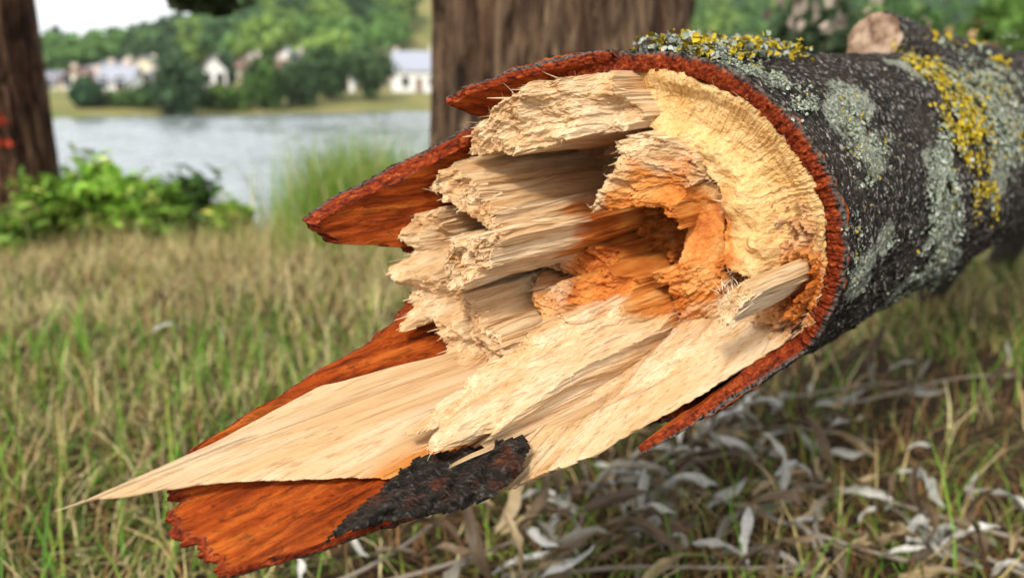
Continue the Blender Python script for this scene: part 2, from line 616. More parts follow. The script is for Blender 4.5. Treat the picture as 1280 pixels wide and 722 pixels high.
# --- the long bark shell of the trunk
fine = np.arange(-75, 131, 0.36)
rest = np.arange(131.5, 285.1, 1.4)
deg = np.concatenate([fine, rest])
deg[-1] = 285.0
degw = np.where(deg > 180, deg - 360, deg)
ring = ring_h(np.radians(degw))
extra = table(degw, [(-180, .02), (-140, .03), (-96, .06), (-75, .05), (-63, .03), (-58, .07), (-54.5, .105), (-51.5, .140), (-49.5, .122), (-47, .08), (-44, .03), (-40, 0), (0, 0), (88, 0), (100, 0.018), (112, .035), (121, .04), (130, 0.03), (140, 0.01), (180, .02)])
htop = np.where((degw > -39) & (degw < 88), ring, np.where((degw >= 88) & (degw <= 135), ring + extra, np.where((degw <= -39) & (degw > -46), ring * (degw + 46) / 7 + extra, extra)))
rows = np.concatenate([np.linspace(-2.6, -0.95, 30), np.linspace(-0.94, -0.0025, 560)])
n_rows = len(rows)


def trunk_shell():
    th = np.radians(deg)
    low = (degw > -64) & (degw < -42)
    ht = htop + (0.0012 + .0035 * low) * (fbm(th * 40, 0, 0, 1, 3) + 0.8 * gn(th * 260, 0, 0, 6))
    rin = RW - .0005 + .0072 * low * smooth(.0, .09, ht)
    H, Rr, zn = [], [], []
    for f in rows:
        k = smooth(-0.25, 0.0, f)
        H.append(f + ht * k)
        Rr.append(np.full(len(th), RB))
        zn.append(0)
    nr = 15
    for k in range(nr + 1):
        t = k / nr
        rough = 0.0013 * (gn(th * RB * 420, t * 4.0, 0, 11) + 0.8 * gn(th * RB * 1100, t * 9, 0, 12))
        H.append(ht + 0.002 * math.sin(math.pi * t) + (rough if 0 < k < nr else 0))
        Rr.append(RB * (1 - t) + rin * t)
        zn.append(1)
    for k in range(1, 31):
        t = k / 30
        H.append(ht + (-0.08 - ht) * t ** 1.2)
        Rr.append(rin + (RW - .0005 - rin) * t ** .6)
        zn.append(2)
    H, Rr, zn = np.array(H), np.array(Rr), np.array(zn)
    T = np.repeat(th[None], len(H), 0)
    Rr = Rr + bark_disp(T, H, zn[:, None] * np.ones_like(T))
    # a swelling with a branch collar further along, and a slow taper
    Rr = Rr * (1 + 0.05 * smooth(-0.35, -0.75, H) + 0.10 * smooth(-0.75, -2.6, H))
    vs = np.stack([Rr * np.cos(T), Rr * np.sin(T), H], -1).reshape(-1, 3)
    n, m = H.shape
    ids = np.arange(n * m).reshape(n, m)
    q = np.stack([ids[:-1, :-1], ids[:-1, 1:], ids[1:, 1:], ids[1:, :-1]], -1).reshape(-1, 4)
    mi = np.repeat(np.where((zn[:-1] == 0) & (zn[1:] == 0), 0, 1)[:, None], m - 1, 1).ravel()
    cap = np.array([[ids[0, 0], ids[0, k + 1], ids[0, k]] for k in range(1, m - 1)])
    rim = np.repeat(np.where(zn == 1, 0.1 + 0.9 * np.clip((np.arange(len(zn)) - n_rows) / nr, 0, 1), 0)[:, None], m, 1).astype(float).ravel()
    me = new_mesh('bark', vs, [q, cap], [OUTER, INNER], np.concatenate([mi, np.zeros(len(cap), int)]), {'rim': rim, 'crust': crust_of(vs)}, smooth_shade=True)
    return link('bark', me, log)


bark = trunk_shell()


def bark_plate(name, tab, d0, d1, back, bend=None, step=0.4, seed=0, rag=0.0025, t_in=None, lab=None, taper=None):
    d = np.arange(d0, d1 + step / 2, step)
    h = table(d, tab)
    o = shell(name, np.radians(d), h, RB + 0.0012, (RW + 0.0008) if t_in is None else t_in, back, [OUTER, INNER], n_out=70, n_rim=14, n_in=90, rag=rag, disp=bark_disp, seed=seed, bend=bend, taper=taper)
    if lab:
        o['label'] = lab
    return o


# torn bark that stayed on: over the top, the upper left flap, the long lower left flap
bark_plate('bark_strip', [(96, .045), (104, .062), (112, .078), (120, .100), (126, .118), (130, .124), (133, .110), (137, .085), (142, .05)], 96, 142, -0.03, seed=60, taper=(.006, .12))
bark_plate('bark_flap', [(140, .06), (143, .088), (150, .115), (156, .145), (161, .175), (165.5, .198), (168, .203), (171, .195), (175, .186), (177, .165), (179, .148), (181.5, .128), (185, .118), (192, .105)], 140, 192, -0.03, seed=70, lab='torn bark flap with smooth orange brown inner face', rag=.0035)
bark_plate('bark_flap', [(188, .10), (195, .118), (203.5, .145), (208, .175), (213, .228), (217, .265), (220.5, .298), (224, .313), (234, .322), (242, .325), (250, .322), (256, .316), (260, .29), (263, .25), (268, .21)], 188, 268, -0.03, seed=80, lab='long torn bark flap with cracked bright orange inner face', taper=(.005, .06), rag=.004)

# --- wood: the floor of the break deep inside
chunk('heartwood', [Q(.099, a, -0.014) for a in range(0, 360, 15)], base=-0.075, res=0.0009, rag=0.007, bundle=.016, cell=(260, 120), stain=0.25, seed=100, segs=4)
# the clean broken face along the right and the top
face_poly = [Q(RW + .0005 + .0022 * float(gn(a * .09, 0, 0, 55)) + .0012 * float(gn(a * .3, 0, 0, 56)), a, float(ring_h(math.radians(a))) + .0012) for a in range(102, -40, -3)]
face_poly += [P(1022, 398, -.022), P(985, 372, -.016), P(962, 345, -.010), P(935, 345, .002), P(912, 335, .006), P(905, 300, .006), P(906, 262, .008), P(893, 225, .010), P(868, 196, .014), P(828, 176, .022), P(803, 152, .030), P(790, 120, .030)]


def face_height(u, v, h):
    rho, a = np.hypot(u, v), np.arctan2(v, u)
    rays = gn(a * 42, rho * 30, 0, 301) * 0.7 + gn(a * 110, rho * 60, 0, 302) * 0.6
    outer = smooth(.062, .082, rho)
    lump = fbm(u * 62, v * 62, 0, 303, 3)
    ridge = smooth(.058, .066, rho + .003 * gn(a * 20, 0, 0, 5)) * (1 - smooth(.068, .072, rho))
    return h - 0.007 * smooth(.060, .078, rho) * (1 - smooth(.086, .101, rho)) + outer * 0.0013 * rays + (1 - outer * .75) * 0.0048 * lump + 0.003 * ridge * (np.cos(a) > .3)


chunk('broken_face', face_poly, base=-0.07, rag=0.0006, res=0.00065, yellow=1.0, seed=110, segs=24, hfun=face_height, bundle=0)
# upper left block
chunk('splinter', [P(582, 190, .106), P(590, 166, .106), P(612, 136, .108), P(650, 110, .105), P(700, 97, .085), P(765, 90, .056), P(806, 148, .038), P(780, 160, .052), P(700, 178, .088), P(640, 194, .104)], seed=120, rag=0.003, res=.00065, bundle=.0025,
      hfun=lambda u, v, h: h + .005 * fbm(u * 60, v * 60, 0, 77, 3))
# second block below the dark gap
chunk('splinter', [P(537, 235, .122), P(550, 218, .120), P(566, 201, .110), P(592, 222, .112), P(609, 255, .113), P(632, 291, .112), P(600, 278, .115), P(560, 252, .12)], seed=130, rag=0.003, wave=1.9, bundle=.0055, res=.00065)
# third block
chunk('splinter', [P(575, 298, .148), P(600, 292, .145), P(628, 296, .138), P(618, 330, .140), P(580, 360, .148), Q(.094, -165, .10), Q(.094, 178, .10)], seed=140, rag=0.003, wave=2.0, bundle=.007, res=.00065)
# knobbly broken ends against the left bark
chunk('splinter', [P(512, 268, .128), P(508, 302, .136), P(490, 345, .154), P(494, 415, .160), P(545, 405, .134), P(556, 470, .142), P(590, 490, .128), P(618, 440, .110), P(585, 375, .112), P(575, 300, .102), P(556, 262, .118)], seed=150, rag=0.004, res=.00065,
      hfun=lambda u, v, h: h + .007 * fbm(u * 55, v * 75, 0, 78, 3))
# pale stepped planes
chunk('splinter', [P(585, 366, .122), P(604, 400, .124), P(628, 425, .122), P(640, 470, .124), P(600, 490, .135), Q(.096, -128, .11), Q(.096, -158, .10)], seed=160, rag=0.0025, wave=1.8, bundle=.008)
chunk('splinter', [P(640, 410, .095), P(668, 412, .092), P(690, 440, .090), P(650, 475, .118), Q(.085, -128, .09), Q(.08, -145, .08)], seed=165, rag=0.0035)
# orange block in the middle
chunk('splinter', [P(674, 376, .085), P(700, 352, .075), P(760, 336, .050), P(800, 350, .035), P(770, 392, .055), P(720, 402, .070), P(682, 406, .088), Q(.075, -140, .05), Q(.075, -165, .04)], seed=170, rag=0.003, bundle=.004, stain=0.45)
chunk('splinter', [P(690, 322, .055), P(740, 306, .040), P(772, 312, .024), P(790, 348, .018), P(740, 355, .040), Q(.08, -172, .02)], seed=175, rag=0.005, stain=0.3)
# big plank across the bottom
chunk('splinter', [P(564, 587, .222), P(536, 560, .222), P(505, 541, .212), P(540, 515, .190), P(580, 478, .165), P(650, 425, .128), P(700, 393, .100), P(770, 380, .065), P(840, 388, .028), Q(.088, -84, .10), Q(.098, -92, .16)], seed=180, rag=0.0014, segs=60, res=.00065, bundle=.0022, wave=1.7, cell=(330, 60))
# long slope from the plank out to the right bark
chunk('splinter', [Q(.099, -97, .165), Q(.099, -80, .180), Q(.099, -66, .166), Q(.099, -56, .126), Q(.099, -48, .056), Q(.099, -42, -.012), (.064, -.052, -.022), (.035, -.047, -.004), (.004, -.048, .012), (-.028, -.062, .045), (-.030, -.086, .12)], seed=185, rag=0.0013, res=.00065, power=2.0, bundle=.002, cell=(300, 150),
      hfun=lambda u, v, h: h - .034 * np.exp(-((u - .017 + .10 * (v + .085)) / .009) ** 2) + .003 * gn(u * 30, v * 30, 0, 79) + .0025 * fbm(u * 90, v * 90, 0, 80, 2) - .022 * np.exp(-((u - PIT[0]) / .008) ** 2 - ((v - PIT[1]) / .006) ** 2))
# fibrous block right of the hole
chunk('splinter', [P(815, 342, .030), P(850, 330, .022), P(905, 328, .004), P(915, 385, -.002), P(880, 402, .004), P(850, 392, .022)], seed=190, rag=0.004, stain=0.15, res=.00065)
# lip over the hole
chunk('splinter', [P(733, 266, .066), P(746, 243, .066), P(766, 212, .062), P(772, 180, .055), P(805, 166, .042), P(868, 190, .018), P(885, 225, .010), P(858, 232, .020), P(852, 290, .020), P(830, 262, .034), P(790, 256, .050)], seed=200, rag=0.003, bundle=.004, stain=0.02, res=.00065)
# smooth tan shoulder between the lip and the face
chunk('splinter', [P(850, 232, .016), P(898, 228, .002), P(906, 262, -.004), P(908, 325, -.006), P(880, 338, .000), P(850, 335, .012)], seed=205, rag=0.0006, stain=0.1, yellow=.8, bundle=0)
# peg
chunk('splinter', [P(897, 380, .072), P(907, 366, .070), P(930, 354, .066), P(941, 370, .066), P(924, 392, .068), P(904, 409, .072)], seed=210, rag=0.0015, stain=-.8, bundle=.001, base=-.02, warp=.0006, res=.0006)
# layer along the bottom bark
d = np.arange(-106, -36, 0.4)
shell('splinter', np.radians(d), table(d, [(-106, .15), (-98, .19), (-88, .200), (-78, .205), (-70, .200), (-64, .185), (-58, .165), (-53, .125), (-48, .07), (-43, .02), (-38, -.02), (-36, -.025)]), RW, .085, -.07, WOOD, n_out=40, n_rim=8, n_in=110, rag=0.003, seed=220, wood=True, rim_rough=.001, taper=(.002, .30),
      disp=lambda T, H, Z: np.where(Z > 0, 0.0016 * fbm(T * 12, H * 9, 0, 5, 3) + 0.0009 * gn(T * 90, H * 14, 0, 6) + 0.0006 * gn(T * 260, H * 24, 0, 7), 0))
# the long blade
d = np.arange(-142.6, -98, 0.2)
blade_back = table(d, [(-142.6, .222), (-141.5, .212), (-140, .185), (-138, .146), (-136.6, .10), (-135.6, .0), (-134.5, -.05)])
shell('splinter', np.radians(d), table(d, [(-142.6, .226), (-141.5, .240), (-139, .268), (-137, .292), (-135.5, .325), (-134.4, .350), (-133.9, .364), (-133.4, .352), (-131, .340), (-127, .308), (-122, .285), (-116, .262), (-110, .240), (-104, .225), (-98, .20)]), RW - .001, .092, blade_back, WOOD, n_out=40, n_rim=6, n_in=140, rag=0.0012, seed=230, wood=True, rim_rough=.0004, taper=(.0015, .10), stain=lambda T, H: .75 * smooth(-114, -104, np.degrees(T)) + .35 * np.clip(gn(T * 9, H * 4, 0, 15), 0, 1),
      disp=lambda T, H, Z: np.where(Z > 0, 0.0012 * fbm(T * 9, H * 5, 0, 8, 3) + 0.0002 * gn(T * 160, H * 14, 0, 9), 0))


def slab(name, outline, depth, thick, mat, seed=0, amp=0.002, res=0.0012, parent=log):
    """a rough lump: outline in photograph pixels at a camera distance, with a rounded back and front"""
    pol = []
    for (px, py), z in zip(outline, depth):
        p = CAM + pixel_ray(px, py) * z - CEN
        pol.append((p @ UU, p @ VV, p @ WW))
    pol = np.array(pol)
    c = pol.mean(0)
    view = CEN + UU * c[0] + VV * c[1] + WW * c[2] - CAM
    view /= np.linalg.norm(view)
    nv = np.array([view @ UU, view @ VV, view @ WW])          # away from the camera
    ax = pol[np.argmax(((pol - c) ** 2).sum(1))] - c
    ax -= nv * (ax @ nv)
    ax /= np.linalg.norm(ax)
    bx = np.cross(nv, ax)
    p2 = np.stack([(pol - c) @ ax, (pol - c) @ bx], 1)
    off = (pol - c) @ nv
    lo, hi = p2.min(0) - 2 * res, p2.max(0) + 2 * res
    nx, ny = [int((hi[k] - lo[k]) / res) + 2 for k in (0, 1)]
    X, Y = np.meshgrid(lo[0] + np.arange(nx) * res, lo[1] + np.arange(ny) * res, indexing='ij')
    # distance to the outline
    dm = np.full(X.shape, 9.0)
    for a, b in zip(p2, np.roll(p2, -1, 0)):
        e = b - a
        t = np.clip(((X - a[0]) * e[0] + (Y - a[1]) * e[1]) / (e @ e + 1e-12), 0, 1)
        dm = np.minimum(dm, np.hypot(X - a[0] - t * e[0], Y - a[1] - t * e[1]))
    ins = inside(p2, X + .0012 * gn(X * 220, Y * 220, 0, seed), Y + .0012 * gn(X * 220, Y * 220, 5, seed))
    cell = ins[:-1, :-1] & ins[1:, :-1] & ins[1:, 1:] & ins[:-1, 1:]
    w = 1 / (((X[..., None] - p2[:, 0]) ** 2 + (Y[..., None] - p2[:, 1]) ** 2) + 1e-6)
    O = (w * off).sum(-1) / w.sum(-1)
    prof = np.sqrt(np.clip(1 - (1 - np.clip(dm / (thick * .7), 0, 1)) ** 2, 0, 1)) * thick / 2
    front = O - prof + amp * (1.1 - 2.2 * np.abs(fbm(X * 55, Y * 120, 0, seed + 1, 4))) * np.clip(dm / .004, 0.15, 1)
    back = O + prof
    idx = -np.ones(X.shape, int)
    us = np.zeros(X.shape, bool)
    for a in (0, 1):
        for b in (0, 1):
            us[a:a + nx - 1, b:b + ny - 1] |= cell
    idx[us] = np.arange(us.sum())
    n0 = us.sum()
    base = c + X[us][:, None] * ax + Y[us][:, None] * bx
    vs = np.concatenate([base + front[us][:, None] * nv, base + back[us][:, None] * nv])
    i, j = np.nonzero(cell)
    q = np.stack([idx[i, j], idx[i + 1, j], idx[i + 1, j + 1], idx[i, j + 1]], 1)
    faces = [q, q[:, ::-1] + n0]
    pad = np.pad(cell, 1)
    for di, dj, a, b in ((0, -1, (0, 0), (1, 0)), (1, 0, (1, 0), (1, 1)), (0, 1, (1, 1), (0, 1)), (-1, 0, (0, 1), (0, 0))):
        m = cell & ~pad[1 + di:nx + di, 1 + dj:ny + dj]
        i, j = np.nonzero(m)
        a0, b0 = idx[i + a[0], j + a[1]], idx[i + b[0], j + b[1]]
        faces.append(np.stack([b0, a0, a0 + n0, b0 + n0], 1))
    n = len(vs)
    me = new_mesh(name, vs, np.concatenate(faces), mat, attrs={'rim': np.ones(n), 'crust': np.zeros(n), 'stain': np.zeros(n), 'yellow': np.zeros(n)}, smooth_shade=True)
    return link(name, me, parent)


# the black, rough piece of bark under the plank
bc = slab('bark_chunk', [(392, 684), (436, 640), (472, 612), (498, 588), (520, 570), (560, 562), (600, 556), (655, 541), (664, 560), (652, 590), (620, 622), (570, 641), (510, 650), (450, 662)], [.398, .425, .445, .458, .470, .482, .484, .478, .462, .435, .425, .418, .408, .400], .022, DARK_BARK, seed=240, amp=.0060)
bc['label'] = 'black rough piece of curled bark under the splinter'


# ------------------------------------------------------------------ lichen, stub and loose fibres on the trunk
def lobes(name, pts, nrm, size, cols, rise, tilt=0.8, parent=log, seed=0):
    """many small crumpled lichen lobes; pts, nrm in log space"""
    r = np.random.default_rng(seed)
    n, K = len(pts), 8
    up_ = nrm + tilt * r.normal(size=(n, 3))
    up_ /= np.linalg.norm(up_, axis=1)[:, None]
    t1 = np.cross(up_, r.normal(size=(n, 3)))
    t1 /= np.linalg.norm(t1, axis=1)[:, None]
    t2 = np.cross(up_, t1)
    sz = size * r.uniform(0.5, 1.3, n)
    c = pts + nrm * (rise * r.uniform(0, 1, n) ** 1.5)[:, None]
    vs = [c]
    for k in range(K):
        a = 2 * math.pi * k / K
        rr = sz * r.uniform(0.65, 1.25, n)
        vs.append(c + t1 * (rr * math.cos(a))[:, None] + t2 * (rr * math.sin(a))[:, None] + up_ * (sz * r.uniform(-0.15, 0.75, n))[:, None])
    V = np.stack(vs, 1).reshape(-1, 3)
    b = np.arange(n)[:, None] * (K + 1)
    f = np.concatenate([np.concatenate([b, b + 1 + k, b + 1 + (k + 1) % K], 1) for k in range(K)])
    cc = np.repeat(cols * r.uniform(0.75, 1.2, (n, 1)), K + 1, 0)
    me = new_mesh(name, V, f, LICHEN, attrs={'tint': cc}, smooth_shade=True)
    return link(name, me, parent, kind='stuff')


def tint_material(name, rough=0.75, spec=0.2, translucent=0.0, noise_amp=0.25, noise_scale=300.0):
    M = Mat(name, rough, spec)
    c = M.attr('tint', 'Color')
    n = M.noise(M.co((1, 1, 1)), noise_scale, 3, 0.6)
    c = M.mix(1.0, c, M.ramp(n, [(0.3, 1 - noise_amp), (0.7, 1 + 0.0)]), 'MULTIPLY')
    M.color(c)
    if translucent:
        tr = M.n.new('ShaderNodeBsdfTranslucent')
        M.l.new(c, tr.inputs['Color'])
        mx = M.n.new('ShaderNodeMixShader')
        mx.inputs[0].default_value = translucent
        out = M.n['Material Output']
        M.l.new(M.b.outputs[0], mx.inputs[1])
        M.l.new(tr.outputs[0], mx.inputs[2])
        M.l.new(mx.outputs[0], out.inputs['Surface'])
    return M.m


LICHEN = tint_material('lichen', 0.9, 0.1, 0.0, 0.35, 900)
GREY, YELLOW, PALE = np.array([.27, .31, .23]), np.array([.50, .37, .03]), np.array([.42, .45, .39])


def cyl_points(th, w, r=None):
    r = RB if r is None else r
    return np.stack([r * np.cos(th), r * np.sin(th), w], 1), np.stack([np.cos(th), np.sin(th), 0 * th], 1)


def lichen_top():
    r = np.random.default_rng(5)
    n = 3600
    th = np.radians(r.normal(86, 6, n))
    w = r.uniform(-.135, .020, n)
    k = gn(th * 24, w * 55, 0, 61) + 0.25 * gn(th * 60, w * 120, 0, 62)
    m = k > -0.16
    th, w, k = th[m], w[m], k[m]
    p, q = cyl_points(th, w)
    yel = (gn(th * 20, w * 60, 4, 63) > -0.02) & (r.random(len(th)) < .85)
    col = np.where(yel[:, None], YELLOW, np.where((r.random(len(th)) < .45)[:, None], PALE, GREY))
    lobes('lichen', p, q, .0022, col, .0075 + .008 * np.clip(k, 0, 1), .8, seed=1)


def lichen_patch(spots, seed, n, size, yel_frac, rise=.003, r0=RB):
    r = np.random.default_rng(seed)
    P0, N0 = [], []
    for (px, py, sx, sy, ang, share) in spots:
        k = int(n * share * 3.4)
        a, b = r.normal(size=k) * sx / 2, r.normal(size=k) * sy / 2
        ca, sa = math.cos(math.radians(ang)), math.sin(math.radians(ang))
        for x, y in zip(px + a * ca - b * sa, py + a * sa + b * ca):
            p = bark_pixel(x, y, r0)
            P0.append(p)
            N0.append((p[0] / r0, p[1] / r0, 0))
    P0, N0 = np.array(P0), np.array(N0)
    keep_ = gn(P0[:, 0] * 55, P0[:, 1] * 55, P0[:, 2] * 55, 66) + .5 * gn(P0[:, 0] * 150, P0[:, 1] * 150, P0[:, 2] * 150, 67) > -.16
    P0, N0 = P0[keep_], N0[keep_]
    f = 1 + 0.05 * smooth(-0.35, -0.75, P0[:, 2])
    P0[:, :2] *= f[:, None]
    yel = r.random(len(P0)) < yel_frac
    col = np.where(yel[:, None], YELLOW, np.where((r.random(len(P0)) < .3)[:, None], PALE, GREY))
    lobes('lichen', P0, N0, size * .62, col, rise * .7, .38, seed=seed)


lichen_top()
lichen_patch([(1150, 85, 34, 9, 35, .25), (1185, 110, 40, 13, 50, .45), (1215, 150, 40, 16, 75, .45), (1195, 168, 8, 34, -25, .16)], 21, 900, .0034, .78)
lichen_patch([(1245, 120, 30, 50, 0, .6), (1215, 105, 40, 18, 30, .4), (1262, 170, 22, 40, 0, .4)], 22, 800, .0036, .12)
lichen_patch([(1178, 215, 14, 50, 6, .5), (1188, 265, 14, 40, 0, .4), (1176, 310, 24, 26, -30, .35), (1160, 345, 50, 12, -32, .3)], 23, 900, .0028, .03, .002)
lichen_patch([(1226, 215, 9, 42, 5, .35), (1238, 240, 8, 34, -8, .2), (1214, 190, 5, 20, 0, .1)], 24, 500, .0028, .75, .002)
lichen_patch([(1062, 150, 18, 44, -18, .45), (1078, 200, 16, 40, -10, .35), (1100, 175, 30, 30, 0, .25)], 25, 420, .0017, .12, .0008)
lichen_patch([(1068, 285, 12, 30, 0, .3), (1064, 320, 8, 20, 0, .2), (1110, 300, 10, 16, 0, .2), (1082, 350, 16, 20, 30, .3)], 26, 200, .0016, .1, .0008)
lichen_patch([(910, 74, 50, 8, 20, .4), (960, 92, 40, 8, 25, .4), (1005, 130, 16, 20, 40, .3)], 27, 260, .0016, .06, .0008)


def to_log(p):
    q = np.asarray(p) - CEN
    return np.array([q @ UU, q @ VV, q @ WW])


def tube_mesh(pts, rad, nseg=28, bump=None):
    pts = np.asarray(pts, float)
    n = len(pts)
    tan = np.gradient(pts, axis=0)
    tan /= np.linalg.norm(tan, axis=1)[:, None]
    ref = np.array([0.3, 0.9, 0.31])
    vs = []
    for k in range(n):
        a = np.cross(tan[k], ref)
        a /= np.linalg.norm(a)
        b = np.cross(tan[k], a)
        ph = np.arange(nseg) / nseg * 2 * math.pi
        rr = rad[k] * np.ones(nseg)
        if bump is not None:
            rr = rr + bump(ph, k)
        vs.append(pts[k] + np.outer(rr * np.cos(ph), a) + np.outer(rr * np.sin(ph), b))
    vs = np.concatenate(vs)
    ids = np.arange(n * nseg).reshape(n, nseg)
    nx = np.roll(ids, -1, 1)
    q = np.stack([ids[:-1], nx[:-1], nx[1:], ids[1:]], -1).reshape(-1, 4)
    return vs, q, ids


# sawn branch stub on the upper side
c_cut = to_log(CAM + pixel_ray(1092, 54) * 0.95)
c_base = to_log(CAM + pixel_ray(1212, 120) * 1.06)
ts = np.linspace(0, 1, 40)
pts = c_cut[None] * (1 - ts)[:, None] + c_base[None] * ts[:, None]
rad = 0.035 + 0.022 * ts ** 1.5
vs, q, ids = tube_mesh(pts, rad, 72, lambda ph, k: .004 * fbm(np.cos(ph) * 1.5, np.sin(ph) * 1.5, k * .1, 5, 4) - (.0022 if k == 0 else 0))
me = new_mesh('branch_stub', vs, q, OUTER, attrs={'crust': crust_of(vs), 'rim': np.zeros(len(vs))}, smooth_shade=True)
stub = link('branch_stub', me, log)
M = Mat('weathered_cut', 0.8, 0.15)
rr_ = M.n.new('ShaderNodeTexWave')
rr_.wave_type = 'RINGS'
rr_.rings_direction = 'SPHERICAL'
rr_.inputs['Scale'].default_value = 130
rr_.inputs['Distortion'].default_value = 2.5
M.l.new(M.co((1, 1, 1)), rr_.inputs['Vector'])
wc = M.ramp(M.noise(M.co((1, 1, 1)), 60, 4, 0.6), [(0.38, (0.14, 0.08, 0.05)), (0.5, (0.32, 0.21, 0.14)), (0.62, (0.46, 0.34, 0.24))])
wc = M.mix(0.15, wc, M.mix(1.0, wc, rr_.outputs['Color'], 'MULTIPLY'))
CUT = M.color(wc)
axis = (c_cut - c_base) / np.linalg.norm(c_cut - c_base)
ringv = vs[ids[0]] - c_cut
cv = [np.zeros(3) + axis * .0012]
for f in (.35, .7, .98):
    cv += list(ringv * f + axis * (.0008 + .0 * f))
cv = np.array(cv)
nS = len(ringv)
tri = np.array([[0, 1 + (k + 1) % nS, 1 + k] for k in range(nS)])
qq = []
for b in range(2):
    for k in range(nS):
        qq.append([1 + b * nS + k, 1 + b * nS + (k + 1) % nS, 1 + (b + 1) * nS + (k + 1) % nS, 1 + (b + 1) * nS + k])
cut = link('cut_face', new_mesh('cut_face', cv, [tri, np.array(qq)], CUT, smooth_shade=True), stub)
cut.location = c_cut
rl = np.random.default_rng(31)
tt, ph = rl.uniform(.25, .95, 1200), rl.uniform(0, 2 * math.pi, 1200)
sv = vs[ids[(tt * 39).astype(int), (ph / 2 / math.pi * 72).astype(int) % 72]]
nn = sv - pts[(tt * 39).astype(int)]
nn /= np.linalg.norm(nn, axis=1)[:, None]
keep_l = (gn(tt * 5, ph * 1.3, 0, 8) > -.05)
yl = gn(tt * 4, ph * 2, 3, 9) > -.05
lobes('lichen', sv[keep_l], nn[keep_l], .0026, np.where(yl[keep_l][:, None], YELLOW, GREY), .003, .7, seed=32)

# limbs that carry the trunk off the ground further along
down = np.array([UU[2], VV[2], WW[2]])          # world up in log space
for k, (w0, side, out) in enumerate(((-1.75, -1, .35), (-2.35, -1, .30))):
    a = np.array([0.03 * side, -0.02, w0])
    world_a = CEN + UU * a[0] + VV * a[1] + WW * a[2]
    world_b = world_a + UU * side * out + AX * 0.25
    world_b[2] = -0.05
    t = np.linspace(0, 1, 24)[:, None]
    wpts = world_a * (1 - t) + world_b * t + np.array([0, 0, .05]) * np.sin(t * math.pi)
    vs_, q_, _ = tube_mesh([to_log(p) for p in wpts], .055 - .02 * t[:, 0], 24, lambda ph, k: .002 * fbm(np.cos(ph) * 2, np.sin(ph) * 2, k * .3, 6, 3))
    link('limb', new_mesh('limb', vs_, q_, OUTER, attrs={'crust': np.zeros(len(vs_)), 'rim': np.zeros(len(vs_))}, smooth_shade=True), log)


def hairs(pts, dirs, length, width, tints, name, mat, parent, seed=0, curl=.35, kind='stuff'):
    """thin three-sided fibres"""
    r = np.random.default_rng(seed)
    n = len(pts)
    d = dirs / np.linalg.norm(dirs, axis=1)[:, None]
    s1 = np.cross(d, r.normal(size=(n, 3)))
    s1 /= np.linalg.norm(s1, axis=1)[:, None]
    s2 = np.cross(d, s1)
    vs = []
    S = 4
    for k in range(S):
        t = k / (S - 1)
        c = pts + d * (length * t)[:, None] + s1 * (curl * length * t * t)[:, None]
        w = width * (1 - .85 * t)
        for j in range(3):
            a = 2 * math.pi * j / 3
            vs.append(c + s1 * (w * math.cos(a))[:, None] + s2 * (w * math.sin(a))[:, None])
    V = np.stack(vs, 1).reshape(-1, 3)
    b = np.arange(n)[:, None] * (3 * S)
    f = []
    for k in range(S - 1):
        for j in range(3):
            f.append(np.concatenate([b + 3 * k + j, b + 3 * k + (j + 1) % 3, b + 3 * k + 3 + (j + 1) % 3, b + 3 * k + 3 + j], 1))
    me = new_mesh(name, V, np.concatenate(f), mat, attrs={'tint': np.repeat(tints, 3 * S, 0)})
    return link(name, me, parent, kind=kind)


FIBRE = tint_material('loose_fibre', 0.6, 0.3, 0.0, 0.1, 200)
fe = np.concatenate(FIBRE_ENDS)
fe = fe[(np.hypot(fe[:, 0], fe[:, 1]) > .048) | (fe[:, 2] > .06)]
rf = np.random.default_rng(41)
sel = fe[rf.choice(len(fe), 420, replace=False)]
dr = np.stack([rf.normal(0, .45, 420), rf.normal(.1, .45, 420), rf.uniform(.2, 1.2, 420)], 1)
hairs(sel, dr, rf.uniform(.002, .010, 420) * rf.uniform(.4, 1.2, 420), np.full(420, .00014), np.array([.86, .72, .50]) * rf.uniform(.8, 1.1, (420, 1)), 'loose_fibre', FIBRE, log, 42)
tip = np.array([Q(.0990, -133.9, .360)])
hairs(tip, np.array([[-.10, -.10, 1.0]]), np.array([.012]), np.array([.0006]), np.array([[.84, .66, .40]]), 'tip_fibre', FIBRE, log, 43, .1, None)
# tufts on the peg
pg = np.array(P(912, 364, .068))
pp = pg + rf.normal(0, .004, (22, 3)) * [1, .5, 1.2]
hairs(pp, np.stack([rf.normal(-.2, .5, 22), rf.uniform(.4, 1.2, 22), rf.uniform(-.1, .8, 22)], 1), rf.uniform(.004, .009, 22), np.full(22, .00016), np.tile([.9, .82, .66], (22, 1)), 'loose_fibre', FIBRE, log, 44)

# slivers that split off along the edges of the blocks
ns_ = 330
sel = fe[rf.choice(len(fe), ns_, replace=False)].copy()
sl = rf.uniform(.008, .030, ns_) * rf.uniform(.5, 1.2, ns_)
sel[:, 2] -= sl * rf.uniform(.45, .9, ns_)
dr = np.stack([rf.normal(0, .07, ns_), rf.normal(0, .07, ns_), np.ones(ns_)], 1)
so = hairs(sel, dr, sl, rf.uniform(.0004, .0011, ns_), np.array([.80, .60, .36]) * rf.uniform(.7, 1.1, (ns_, 1)), 'sliver', FIBRE, log, 46, .06)


# ------------------------------------------------------------------ terrain and river
def bank_edge(x):
    return 3.55 + 0.25 * gn(x * .8, 0, 0, 3) + 2.2 * np.clip(x + 0.1, 0, 6)


def far_bank(x):
    return np.clip(115 + (x + 10) * 0.9, 82, 150)


RIDGE = [(-1.2, 8), (-.6, 3), (-.503, 4.5), (-.456, 7.5), (-.405, 11), (-.35, 16), (-.296, 24), (-.21, 40), (-.087, 54), (0, 57), (.55, 58), (1.2, 50)]


